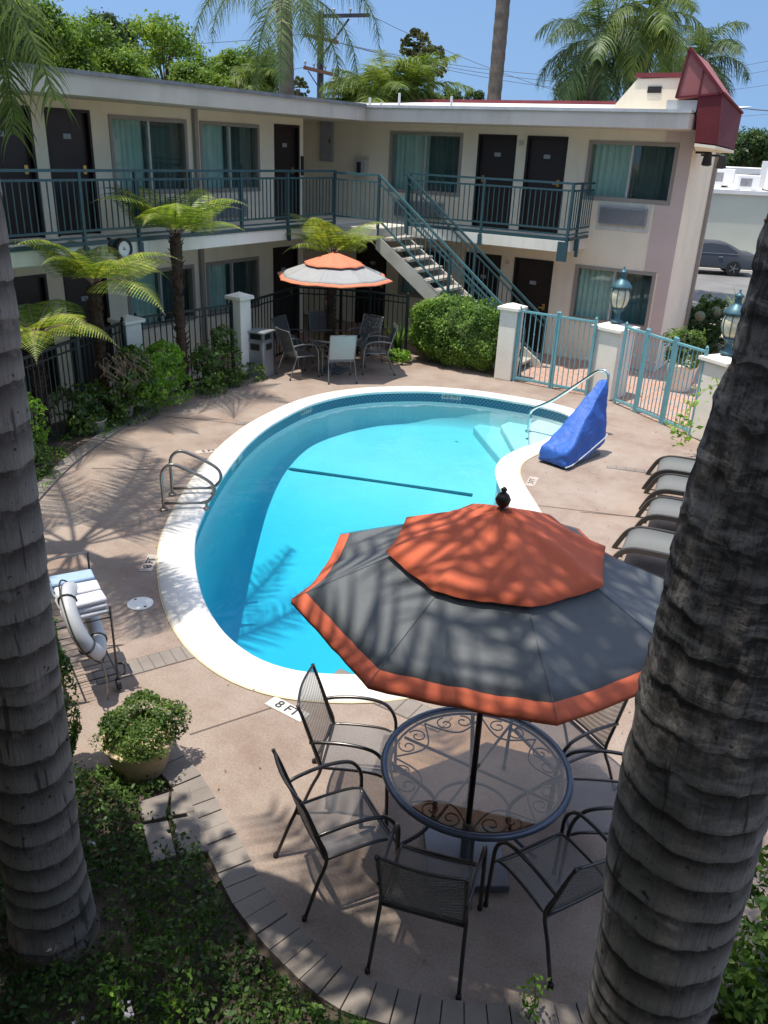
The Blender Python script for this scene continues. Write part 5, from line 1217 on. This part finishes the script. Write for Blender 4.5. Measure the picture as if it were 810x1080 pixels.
# dark creeper-clad post beside the left palm
cp_ = gp(74,812); T = thing('creeper', 'dark creeper growing up behind the left palm trunk', 'creeper', (cp_.x,cp_.y,0))
V, Fq = hedge_leaves((-.05,0,.62),(.10,.14,.68),3000,.035,lump=.3); npmesh('leaves', V, Fq, M['bush_l'], T, False); stems((0,0,0),5,1.2,.1,M['twig'],T)

# ------------------------------------------------------------------ tree ferns
def fern_frond(base, az, e0, L_, droop, r, npin=30, wmax=.34):
    """broad frond: pinnae shrink to the tip, each pinna a narrow toothed strip"""
    V, Fq = [], []; p = Vector(base); K_ = 18; path = []
    for k in range(K_+1):
        t = k/K_; e = e0-droop*t**1.3; d = Vector((math.cos(az)*math.cos(e), math.sin(az)*math.cos(e), math.sin(e))); path.append((p.copy(), d)); p = p+d*(L_/K_)
    side = Vector((-math.sin(az), math.cos(az), 0))
    for i in range(npin):
        t = .14+.86*i/npin; k = t*K_; k0 = min(int(k),K_-1); c_ = path[k0][0].lerp(path[k0+1][0], k-k0); d = path[k0][1]; up = side.cross(d)
        wl = L_*wmax*math.sin(PI*min(1,.12+.88*(1-(1-t)**1.6)*1.0))**.55*(1-t)**.55*1.25
        for sg in (-1,1):
            pd = (side*sg*.92+d*.42+up*.05+Vector((0,0,-.06))).normalized(); nn = pd.cross(d).normalized(); wd = L_/npin*.44; m_ = 8; b0 = len(V)
            for j in range(m_+1):
                s_ = j/m_; q_ = c_+pd*wl*s_+Vector((0,0,-.16*wl*s_*s_)); ww = wd*(1-s_)**.6*(1.0 if j%2 else .40)
                V += [q_-d*ww, q_+d*ww]
            Fq += [(b0+2*j,b0+2*j+1,b0+2*j+3,b0+2*j+2) for j in range(m_)]
    return V, Fq, [a for a, _ in path]
def tree_fern(label, head, foot, n_, L_, seed, flat=0.):
    r = random.Random(seed); T = thing('tree_fern', label, 'tree fern', (foot[0],foot[1],0), 'tree ferns along the left wing')
    f_, h_ = Vector(foot), Vector(head); b = MB(); P_ = spline([f_, f_.lerp(h_,.5)+Vector((r.uniform(-.04,.04),r.uniform(-.04,.04),0)), h_], 8); vs = []
    P2 = resample(P_, .05, False); b.tube(P2, [.070+.025*r.random()+.03*max(0,k/len(P2)-.6) for k in range(len(P2))], 12)
    for k in range(150):                                   # old leaf bases
        q_ = P2[r.randrange(len(P2))]; a = r.uniform(0,2*PI); d = Vector((math.cos(a),math.sin(a),.6)); b.tube([q_+d*.06, q_+d*.06+d*.08+Vector((0,0,.04))], [.018,.006], 5)
    b.build('trunk', M['fernbark'], T)
    V, Fq, st = [], [], MB()
    for i in range(n_):
        az = 2*PI*i/n_+r.uniform(-.25,.25); e0 = r.uniform(.5,1.2)-flat; v, f, path = fern_frond(h_, az, e0, L_*r.uniform(.8,1.1), r.uniform(1.2,1.8)-.2*flat, r)
        o = len(V); V += [tuple(x) for x in v]; Fq += [tuple(k+o for k in q_) for q_ in f]; st.tube(path, [.012*(1-.045*k) for k in range(len(path))], 5)
    npmesh('fronds', V, Fq, M['fern_l'], T); st.build('frond_stalks', M['twig'], T); return T
def on_x(px, py, X): d = ray(px,py); p = EYE+d*(X/d.x); return p
h1 = on_x(185,250,-10.62); tree_fern('tall tree fern before the upper balcony, left of the far parasol', h1, (h1.x,h1.y+.02,0), 12, 1.75, 3)
h2 = on_x(98,302,-10.55); tree_fern('tree fern with drooping fronds below the round dial', h2, (h2.x,h2.y,0), 12, 1.6, 5, .1)
h3 = on_x(38,355,-10.25); tree_fern('low tree fern leaning out behind the left palm trunk', h3, (h3.x-.1,h3.y,0), 12, 1.5, 9, .15)
h4 = on_x(350,270,-10.15); tree_fern('yellowing tree fern right behind the far parasol', h4, (h4.x,h4.y,0), 13, 1.5, 14)

# ------------------------------------------------------------------ palms
def feather_frond(base, az, e0, L_, droop, leaf, r, nl=46, hang=.6, wd=.030, K_=16, twist=.5):
    V, Fq = [], []; p = Vector(base); path = []
    for k in range(K_+1):
        t = k/K_; e = e0-droop*t**1.25; e = max(e, -PI/2+.03); d = Vector((math.cos(az)*math.cos(e), math.sin(az)*math.cos(e), math.sin(e))); path.append((p.copy(), d)); p = p+d*(L_/K_)
    side0 = Vector((-math.sin(az), math.cos(az), 0))
    for i in range(nl):
        t = .16+.84*i/nl; k = t*K_; k0 = min(int(k),K_-1); c_ = path[k0][0].lerp(path[k0+1][0], k-k0); d = path[k0][1]; up = side0.cross(d)
        ll = leaf*(.55+.45*math.sin(PI*min(1,t*1.05)))*(1-.45*t**3)*r.uniform(.85,1.15)
        for sg in (-1,1):
            rise = r.uniform(-twist,twist); pd = (side0*sg+up*rise+d*r.uniform(.45,.8)).normalized(); b0 = len(V); q_ = c_; m_ = 4
            wv = d.cross(pd).cross(pd).normalized()
            for j in range(m_+1):
                s_ = j/m_; ww = wd*.5*(1-s_*.92); V += [q_-wv*ww, q_+wv*ww]
                pd = (pd+Vector((0,0,-hang*(.25+.55*s_)))).normalized(); q_ = q_+pd*ll/m_
            Fq += [(b0+2*j,b0+2*j+1,b0+2*j+3,b0+2*j+2) for j in range(m_)]
    return V, Fq, [a for a, _ in path]
def feather_crown(head, n_, L_, leaf, mt, par, seed, emin=-.6, emax=1.35, droop=(1.0,1.9), nl=46, hang=.6, wd=.03, azs=None, e0s=None, name='crown'):
    r = random.Random(seed); V, Fq, st = [], [], MB()
    for i in range(n_):
        az = (azs[i] if azs else 2.399963*i)+r.uniform(-.2,.2); u = i/max(1,n_-1); e0 = emax+(emin-emax)*u**.8+r.uniform(-.12,.12)
        if e0s and i < len(e0s): e0 = e0s[i]
        v, f, path = feather_frond(head, az, e0, L_*r.uniform(.85,1.1), r.uniform(*droop)*(1-.35*u), leaf, r, nl, hang, wd)
        o = len(V); V += [tuple(x) for x in v]; Fq += [tuple(k+o for k in q_) for q_ in f]; st.tube(path, [.030*(L_/4)*(1-.05*k) for k in range(len(path))], 5)
    o = npmesh(name, V, Fq, mt, par); st.build('frond_stalks', mt, par); return o
def bg_trunk(par, foot, head, r0, r1, mt=None):
    b = MB(); f_, h_ = Vector(foot), Vector(head); P_ = resample(spline([f_, f_.lerp(h_,.5)+Vector((.06,.03,0)), h_],10), .18, False)
    b.tube(P_, [r0+(r1-r0)*k/len(P_)+(.012 if k%2 else 0) for k in range(len(P_))], 14); b.build('trunk', mt or M['palmbark_bg'], par)
def near_trunk(label, foot, mid, head, r0, flare, mt, rough_h, ring_d, seed, crown, bulge=0.):
    """foreground palm: ringed trunk swept along a lean, crown overhead out of frame"""
    T = thing('queen_palm', label, 'palm tree', (foot[0],foot[1],0), 'palms standing in the garden')
    P_ = resample(spline([foot]+mid+[head], 40), .011, False); n_ = 72; vs, ringv, roughv = [], [], []; z0 = seed*3.1
    Pn = [p for p in P_]; ph = 0; phs = []
    for k, p in enumerate(Pn):
        phs.append(ph); ph += .011/(ring_d*(1+.75*noise.noise(Vector((p.z*3.1,z0,0)))))
    sst = lambda a, b, x: (lambda t: t*t*(3-2*t))(max(0, min(1, (x-a)/(b-a))))
    cut = next((k for k, p in enumerate(Pn) if p.z > 5.2), len(Pn))
    idx = list(range(0,cut))+list(range(cut,len(Pn),12))
    for k in idx:
        p = Pn[k]; t = (Pn[min(k+1,len(Pn)-1)]-Pn[max(k-1,0)]).normalized(); u = t.cross(Vector((0,1,0))).normalized(); w_ = t.cross(u)
        rg = max(0, min(1, (p.z-rough_h[0])/(rough_h[1]-rough_h[0])))
        for j in range(n_):
            a = 2*PI*j/n_; ca, sa = math.cos(a), math.sin(a)
            f = phs[k] + .10*noise.noise(Vector((ca*.8,sa*.8,p.z*.9+z0))) + (.05+.16*rg)*noise.noise(Vector((ca*2.6,sa*2.6,p.z*3+z0))) + .05*noise.noise(Vector((ca*9,sa*9,p.z*9)))
            fr = f-math.floor(f)
            prof = .003*(1-fr)**1.5 - .003*math.exp(-((fr-.86)/.09)**2)
            lump = .014*noise.noise(Vector((ca*1.7,sa*1.7,p.z*2.2+z0)))+rg*.016*noise.noise(Vector((ca*4,sa*4,p.z*7+z0)))+rg*.007*noise.noise(Vector((ca*14,sa*14,p.z*16)))
            rad = r0*(1-.012*p.z)+flare*math.exp(-p.z/.45)+prof+lump+bulge*sst(1.2,2.1,p.z)*(1-sst(3.0,4.3,p.z))
            q_ = p+(u*ca+w_*sa)*rad; vs.append(tuple(q_)); ringv.append(f); roughv.append(rg)
    m_ = len(idx); fs_ = [(i*n_+j, i*n_+(j+1)%n_, (i+1)*n_+(j+1)%n_, (i+1)*n_+j) for i in range(m_-1) for j in range(n_)]
    o = npmesh('trunk', vs, fs_, mt, T, True, True)
    for nm, arr in (('ring',ringv),('rough',roughv)):
        at = o.data.attributes.new(nm,'FLOAT','POINT'); at.data.foreach_set('value', np.array(arr, np.float32))
    # scars where leaf stalks were cut
    r = random.Random(seed)
    for i in range(26):
        k = r.randrange(0,cut); p = Pn[k]; a = r.uniform(0,2*PI); t = Vector((math.cos(a),math.sin(a),0)); rad = r0*(1-.012*p.z)+flare*math.exp(-p.z/.45)
        b = MB(); q_ = p+t*(rad-.012); b.tube([q_, q_+t*.022+Vector((0,0,-.012))], [.010,.004], 5); b.build('leaf_scar', M['fernbark'], T)
    feather_crown(head, *crown[:-1], M['frond'], T, crown[-1], **CROWN_KW)
    return T
CROWN_KW = dict(emin=-.55, emax=1.3, droop=(1.0,1.6), nl=24, hang=.5, wd=.06)
fL = gp(57,985); mL = at_h(-45,262,3.72)
hL = Vector((-1.7,1.30,9.6)); m2 = mL+(mL-Vector((fL.x,fL.y,0)))*.35; m2 = Vector((m2.x,m2.y,5.3))
near_trunk('grey brown ringed palm trunk at the left edge of the photo', (fL.x,fL.y,-.05), [tuple(mL), tuple(m2)], tuple(hL), .192, .05, M['trunk_l'], (6,7), .165, 1, (20,3.3,.75,22))
fR = Vector((-.155,2.27,-.05))
near_trunk('thick dark ringed palm trunk at the right edge of the photo', tuple(fR), [(fR.x-.005,fR.y-.0,1.2),(fR.x-.022,fR.y-.010,2.4),(fR.x-.018,fR.y-.006,3.3),(fR.x+.01,fR.y+.03,4.6)], (fR.x-.1,fR.y+.1,9.4), .193, .05, M['trunk_r'], (1.9,2.9), .125, 2, (14,3.4,.80,33), .034)
def palm(label, foot, head, r0, r1, crown, mt=None, tm=None, group='palms beyond the roofs', **kw):
    T = thing('queen_palm', label, 'palm tree', (foot[0],foot[1],0), group); bg_trunk(T, foot, head, r0, r1, tm); n_, L_, leaf, seed = crown
    feather_crown(Vector(head)+Vector((0,0,.1)), n_, L_, leaf, mt or M['frond_bg'], T, seed, **kw); return T
# palm just outside the frame on the left; its fronds hang in at the top corner
palm('palm whose drooping fronds hang into the top left corner', (-8.3,4.1,0), (-8.2,4.2,6.5), .19,.16, (24,3.55,.80,5), M['frond_yel'], group='palms standing in the garden', emin=-.2, emax=1.1, droop=(1.3,1.7), nl=92, hang=.85, wd=.022, e0s=[-.1,-.2,-.05,-.3,.05,-.25], azs=[-.05,.08,-.2,.0,-.12,-.3]+[1.1+k*.3 for k in range(18)])
p_ = at_h(302,90,25); q_ = at_h(299,-8,25)
palm('tall palm with long drooping fronds behind the left roof corner', (p_.x,p_.y,0), (q_.x,q_.y,q_.z), .21,.20, (12,3.3,.90,8), emin=-.4, emax=1.0, droop=(1.9,2.5), nl=72, hang=.85, wd=.026)
p_ = at_h(517,100,27); q_ = at_h(527,-20,27)
palm('bare dark palm trunk rising out of frame behind the back roof', (p_.x,p_.y,0), (q_.x+.15,q_.y,q_.z+5.0), .21,.18, (13,3.2,.8,18), emin=-.3, emax=1.1, droop=(1.5,2.0), nl=40)
for (px,py), dist, L_, sd_, lb in [((630,50),27,2.3,41,'feather palm behind the roof with fronds arching left'),((684,24),27,2.2,43,'taller yellow green palm with hanging fronds next to the red roof'),((735,72),30,2.0,47,'small palm crown behind the red roof peak')]:
    q_ = at_h(px,py,dist); palm(lb, (q_.x,q_.y,0), (q_.x,q_.y,q_.z), .17,.15, (22,L_,.95,sd_), M['frond_yel'] if sd_ == 43 else None, emin=-.8, emax=1.5, droop=(1.6,2.6), nl=54, hang=.9, wd=.036)
for (px,py), dist, L_, sd_, lb in [((405,112),26,2.0,51,'bushy feather palm showing over the roof edge'),((378,114),27,1.4,53,'low feather palm left of the bushy one over the roof edge'),((274,94),30,1.1,59,'small feather palm left of the tall palm trunk over the roof'),((432,105),27,1.8,57,'pale feather palm beside the fan palms')]:
    q_ = at_h(px,py,dist); palm(lb, (q_.x,q_.y,0), (q_.x,q_.y,q_.z), .15,.13, (16,L_,.75,sd_), M['frond_yel'], emin=.0, emax=1.4, droop=(1.0,1.7), nl=50, hang=.5, wd=.045)
def fan_palm(label, px, py, dist, R_, seed):
    r = random.Random(seed); q_ = at_h(px,py,dist); T = thing('fan_palm', label, 'palm tree', (q_.x,q_.y,0), 'fan palms far behind the roofs')
    bg_trunk(T, (q_.x,q_.y,0), (q_.x,q_.y,q_.z), .28,.24); V, Fq = [], []
    for i in range(95):
        d = Vector((r.gauss(0,1),r.gauss(0,1),r.gauss(.15,.9))).normalized(); c_ = q_+d*R_*r.uniform(.55,.8); s1 = d.cross(Vector((0,0,1))).normalized(); 
        for k in range(11):
            a = -1.25+2.5*k/10; dd = (d*math.cos(a)+s1*math.sin(a)+Vector((0,0,-.25))).normalized(); w_ = dd.cross(Vector((r.gauss(0,1),r.gauss(0,1),r.gauss(0,1)))).normalized()*.11; e = c_+dd*R_*.42; b0 = len(V)
            V += [c_-w_*.4, c_+w_*.4, (c_+e)/2+w_, (c_+e)/2-w_, e+Vector((0,0,-.12*R_))]; Fq += [(b0,b0+1,b0+2,b0+3),(b0+3,b0+2,b0+4,b0+4)]
    Fq = [f for f in Fq if len(set(f)) == 4]
    npmesh('crown', [tuple(v) for v in V], Fq, M['fan'], T)
fan_palm('nearer fan palm with dense round head, right of the pair', 455,66,58,1.15,3)
fan_palm('fan palm with the taller head, left of the pair', 439,50,62,1.2,4)
fan_palm('tiny fan palm head just right of the tall palm trunk', 314,94,95,1.3,6)

# ------------------------------------------------------------------ broadleaf trees beyond the roofs
def tree(label, px, py, dist, R_, n_, leaf, mt, seed, squash=.85, name='broadleaf_tree', nc=11, group='trees beyond the roofs', gap=.0):
    """trunk, forked limbs, crown of leaf clumps with gaps"""
    r = np.random.default_rng(seed); rr = random.Random(seed); q_ = at_h(px,py,dist) if dist else Vector(px); T = thing(name, label, 'tree', (q_.x,q_.y,0), group)
    b = MB(); b.tube(spline([(0,0,-.1),(.1,.05,(q_.z-R_)*.6),(0,0,max(1.0,q_.z-R_*.6))],4), [.26*R_/3*(1-.06*k) for k in range(9)], 8)
    Cl = []
    for i in range(nc):
        d = Vector((rr.gauss(0,1),rr.gauss(0,1),rr.gauss(.1,.75))).normalized(); c_ = Vector((d.x*R_*.68,d.y*R_*.68,q_.z+d.z*R_*squash*.68))*1.0; Cl.append(c_)
        b.tube(spline([(0,0,max(.8,q_.z-R_*.9)), Vector((c_.x*.45,c_.y*.45,q_.z-R_*.25+d.z*.3)), c_],3), [.10*R_/3,.08*R_/3,.06*R_/3,.05*R_/3,.04*R_/3,.03*R_/3,.02*R_/3], 5)
    b.build('trunk', M['bark'], T, False)
    Cl.append(Vector((0,0,q_.z))); parts = []
    for c_ in Cl:
        m_ = int(n_/len(Cl)); rad = R_*rr.uniform(.36,.52); sub = r.normal(size=(9,3)); sub /= np.linalg.norm(sub,axis=1)[:,None]
        pick = sub[r.integers(0,9,m_)]*rad*.62; P_ = pick+r.normal(size=(m_,3))*rad*.24; od = P_/(np.linalg.norm(P_,axis=1)[:,None]+1e-6); P_[:,2] *= .8
        parts.append(leafcloud(P_+np.array(tuple(c_)), leaf, .3, .6, od, r))
    V, Fq = joinVF(parts); npmesh('crown', V, Fq, mt, T, False); return T
tree('big light green tree behind the left roof', 78,66,34,1.75,16000,.13,M['tree_l'],61)
tree('light green tree right of the big one, over the left roof', 122,84,36,1.35,11000,.13,M['tree_l'],62)
tree('airy green tree with open crown against the sky', 172,58,40,1.75,5600,.15,M['tree_l'],63,1.0,nc=14)
tree('dark conifer-like tree peeping behind the light green tree', 104,40,52,1.4,7000,.16,M['tree_d'],64,1.2)
tree('bright round tree over the left roof before the tall palm', 214,84,38,1.25,10000,.13,M['tree_l'],65)
tree('bright green tree touching the tall palm trunk', 252,80,40,1.25,9000,.13,M['tree_l'],66)
tree('green tree at the far left behind hanging fronds', 22,52,32,1.8,14000,.13,M['tree_l'],67)
tree('dark tree between the big light tree and the airy one', 138,52,60,1.6,6000,.18,M['tree_d'],68,1.2)
tree('small grey green tree between the fan palms and the dark trunk', 477,106,80,1.3,4000,.2,M['tree_d'],69)
tree('distant round tree left of the bare palm trunk', 500,102,120,1.3,3000,.25,M['tree_d'],70)
tree('dark tree beneath the feather palms behind the back roof', 606,104,40,1.2,6000,.14,M['tree_d'],71)
for i, (px, py, dist, R_) in enumerate([(752,150,120,6.5),(775,146,130,7.5),(798,150,115,6),(818,148,120,7),(735,152,125,6)]):
    tree('dark tree of the row on the horizon past the white flat roofs', px,py+17,dist,R_*.62,6000,.42,M['tree_d'],80+i,.75, group='trees on the horizon')
tree('unseen leafy tree outside the frame, added to shade the garden corner', (-4.75,.15,6.9),None,None,1.75,9000,.16,M['tree_d'],99,group='added shade trees')  # out of view, put in only for the shade it casts on the garden
# ------------------------------------------------------------------ utility pole and wires
q_ = at_h(338,60,46); T = thing('utility_pole', 'dark timber utility pole with three crossarms over the left roof', 'utility pole', (q_.x,q_.y,0))
b = MB(); zt = at_h(338,12,46).z; b.tube([(q_.x,q_.y,0),(q_.x,q_.y,zt)], [.20,.15], 12); b.build('pole', M['polewood'], T)
arms = []
for (x0,y0),(x1,y1) in [((336,17),(390,16)),((320,36),(357,45)),((320,71),(357,80))]:
    a_, b_ = at_h(x0,y0,45.75), at_h(x1,y1,45.75); arms.append((a_,b_)); m_ = MB(); m_.bar(a_,b_,.13,.16); A1 = m_.build('crossarm', M['armwood'] if y0 > 20 else M['polewood'], T)
    for t in (.05,.3,.62,.95):
        p_ = a_.lerp(b_,t); m_ = MB(); m_.lathe((p_.x,p_.y,p_.z+.08), [(.03,0),(.03,.1),(.07,.12),(.07,.2),(.03,.24)], 8); m_.build('insulator', M['plate'], A1)
m_ = MB(); pz = at_h(338,62,45.8); e_ = at_h(368,20,45.8); m_.bar(pz,e_,.09); 
for dy in (0,35): m_.bar(at_h(338,60+dy,45.8), at_h(325,40+dy,45.8), .05)
m_.build('brace', M['polewood'], T)
c_ = at_h(352,87,45.7); m_ = MB(); m_.lathe((c_.x,c_.y,c_.z-.35), [(.05,0),(.14,.05),(.14,.4),(.05,.5),(.03,.8)], 10); m_.build('transformer', M['plate'], T)
gw = 'overhead wires against the sky'
def wire(label, a, b, sag, r_=.012):
    a, b = Vector(a), Vector(b); m_ = MB(); m_.tube([a.lerp(b,k/24)+Vector((0,0,-sag*4*(k/24)*(1-k/24))) for k in range(25)], r_, 4); tag(m_.build('power_line', M['polewood']), label, 'wire', gw)
for i, (t, far_) in enumerate([(.05,(830,60,70)),(.62,(830,70,72)),(.95,(840,84,74))]):
    a_ = arms[1][0].lerp(arms[1][1],t); wire(['upper thin wire from the middle crossarm to the right','thin wire below the upper one from the middle crossarm','lowest thin wire from the middle crossarm to the right'][i], a_, at_h(*far_), 1.5)
wire('thin wire from the lowest crossarm out to the left', arms[2][0], at_h(-80,95,60), .8); wire('thin wire from the top crossarm to the right sky', arms[0][1], at_h(860,112,80), 2.2); wire('thin wire from the middle crossarm out to the left', arms[1][0], at_h(-80,20,60), .8)
q_ = at_h(286,82,60); T = thing('thin_palm', 'very thin distant palm poking up left of the utility pole', 'palm tree', (q_.x,q_.y,0)); zt = at_h(286,66,60); bg_trunk(T, (q_.x,q_.y,0), (q_.x,q_.y,zt.z), .2,.15)
V, Fq = leafcloud(np.array([(zt.x,zt.y,zt.z)]*1)+rng.normal(size=(260,3))*np.array([.22,.22,.5]), .4, 0, .3); npmesh('crown', V, Fq, M['tree_d'], T)

# ------------------------------------------------------------------ across the street
def sbox(mb, u0, u1, v0, v1, z0, z1):
    P_ = [street(u0,v0),street(u1,v0),street(u1,v1),street(u0,v1)]; mb.prism(P_, z0, z1); return mb
T = thing('flat_roofed_building', 'long white flat roofed building across the street behind the grey car', 'building', street(2,4)+(0,))
b = sbox(MB(), -14, 22, 3.6, 22, 0, 2.95); b.build('wall', M['bldg_white'], T)
b = sbox(MB(), -14.1, 22.1, 3.5, 4.0, 2.951, 3.12); b.build('parapet', M['bldg_white2'], T)
b = sbox(MB(), -14, 22, 4.01, 21.9, 2.951, 3.0); b.build('roof', M['bldg_white2'], T)
for k, (u, v, w_, d_, h_) in enumerate([(-1.6,7.0,.9,.9,.75),(.9,6.0,1.0,.8,.62),(2.6,7.2,1.1,1.0,.95),(3.4,10,2.0,1.5,1.25),(.4,12,1.8,1.5,.8),(-2.6,11,1.6,1.2,.6),(-3.5,8,1.0,1.0,.7)]):
    P_ = street(u,v); U = thing('rooftop_unit', ['boxy grey air handling unit near the end wall corner','low metal unit with dark side on the white roof edge','grey box unit behind the low metal one','large white duct housing on the flat roof','flat white unit at the back of the roof','low pale unit in the middle of the roof','small grey unit half behind the end wall'][k], 'roof unit', (P_[0],P_[1],3.0), 'units on the flat roof', math.atan2(SD.y,SD.x))
    b = MB(); b.obox((0,0,h_/2+.1),(w_,d_,h_)); b.build('casing', M['bldg_white2'] if k%3 else M['unit'], U, False, bevel=.03)
    b = MB(); b.obox((-.1,-d_/2-.005,h_*.5+.1),(w_*.5,.02,h_*.55)); b.build('louvre', M['roofedge'], U, False)
    b = MB(); b.lathe((w_*.2,0,h_+.1), [(.22,0),(.22,.06),(.20,.07)], 14); b.build('fan', M['roofedge'], U, False)
    b = MB(); b.obox((-w_*.35,0,.05),(.08,d_,.1)); b.obox((w_*.35,0,.05),(.08,d_,.1)); b.build('skid', M['roofedge'], U, False)
T = thing('far_building', 'pale low building farther down the street beyond the white roofs', 'building', street(-4,30)+(0,))
b = sbox(MB(), -16, 30, 30, 46, 0, 3.9); b.build('wall', M['bldg_white2'], T)
for k in range(5): b = sbox(MB(), -6+k*3, -4.6+k*3, 29.94, 30.05, 2.6, 3.5); b.build('window', M['carglass'], T)
T = thing('street_light', 'thin street light pole beyond the white roofs', 'street light', street(8,26)+(0,)); P_ = street(8,26)
b = MB(); b.tube([(P_[0],P_[1],0),(P_[0],P_[1],6.6)], .06, 8); b.build('pole', M['polewood'], T); b = MB(); b.bar((P_[0],P_[1],6.55),(P_[0]-1.4,P_[1]+.3,6.7),.07); b.obox((P_[0]-1.5,P_[1]+.3,6.68),(.6,.2,.1)); b.build('lamp_arm', M['plate'], T)
wire('dark wire crossing low above the white roofs', at_h(700,98,60), at_h(860,118,60), .3, .03)
# car
CR = thing('parked_car', 'grey sedan parked across the street against the pale wall', 'car', street(-1.52,0)+(0,), None, math.atan2(SD.y,SD.x))
sc_ = .87
def car_body():
    prof = [(-2.3,.32),(-2.33,.62),(-2.2,.80),(-1.35,.93),(-.55,1.38),(.35,1.44),(1.05,1.38),(1.75,1.05),(2.25,.98),(2.34,.70),(2.30,.34)]; P_ = [p for p in spline([(x,0,z) for x,z in prof],4)]
    mb = MB(); k = len(P_); ys = [(-.88,.90),(-.90,1.0),(-.6,1.0),(0,1.0),(.6,1.0),(.90,1.0),(.88,.90)]; vs = []
    for p in P_:
        for yy, zz in [(-1,0),(-1,.5),(-.80,1),(0,1.02),(.80,1),(1,.5),(1,0)]:
            top = p.z; base_ = .30; wv = .90 if top < 1.0 else .90-.20*(top-1.0)/.44
            z = base_+(min(top,.95)-base_)*zz if abs(yy) == 1 else top
            vs.append((p.x*(1 if abs(yy)<1 else 1), yy*(.90 if abs(yy) == 1 else wv), z if abs(yy)<1 else (base_ if zz == 0 else min(top,.92))))
    mb.add(vs, [(i*7+j,i*7+j+1,(i+1)*7+j+1,(i+1)*7+j) for i in range(k-1) for j in range(6)]+[tuple(range(7)),tuple(reversed(range((k-1)*7,k*7)))]); return mb
o = car_body().build('body', M['carpaint'], CR, False, True); 
for sy in (-1,1):
    b = MB(); pts = [(-1.15,.97),(-.55,1.33),(.35,1.385),(.98,1.33),(1.5,1.03),(1.3,.97)]; yb = lambda z: sy*(.905-.20*(z-.92)/.5)
    n_ = len(pts); b.add([(x,yb(z)+sy*.015,z) for x,z in pts]+[(x,yb(z)-sy*.02,z) for x,z in pts], [tuple(range(n_)),tuple(reversed(range(n_,2*n_)))]+[(i,(i+1)%n_,n_+(i+1)%n_,n_+i) for i in range(n_)]); b.build('side_window', M['carglass'], CR, False)
    for x in (-.25,.75): b = MB(); b.box((x-.09,sy*.905-.02,.80),(x+.09,sy*.905+.02,.835)); b.build('door_handle', M['rim'], CR, False)
    b = MB(); b.bar((-1.2,sy*.90,.955),(1.5,sy*.90,.965),.02); b.build('chrome_trim', M['rim'], CR, False)
    for x in (-1.42,1.40):
        b = MB(); t = [(x+.33*math.cos(2*PI*k/24), .33+.33*math.sin(2*PI*k/24)) for k in range(24)]
        b.add([(a,sy*.93,z) for a,z in t]+[(a,sy*.70,z) for a,z in t], [tuple(range(24)),tuple(reversed(range(24,48)))]+[(i,(i+1)%24,24+(i+1)%24,24+i) for i in range(24)]); W_ = b.build('wheel', M['black'], CR, False)
        b = MB()
        for k in range(5): a = 2*PI*k/5; b.bar((x,sy*.94,.33),(x+.2*math.cos(a),sy*.94,.33+.2*math.sin(a)),.06,.02)
        b.build('rim', M['rim'], W_, False)
CR.scale = (sc_,sc_,sc_)

# dry leaf bits blown over the deck
C_ = []
while len(C_) < 170:
    x, y = random.uniform(-9,1), random.uniform(2.6,14)
    if inside(x,y,[(p[0],p[1]) for p in deck_poly]) and not inside(x,y,[(q.x,q.y) for q in OUTER]): C_.append((x,y,.012))
V, Fq = leafcloud(np.array(C_), .028, 1.5, .5); tag(npmesh('leaf_litter', V, Fq, M['twig']), kind='stuff')
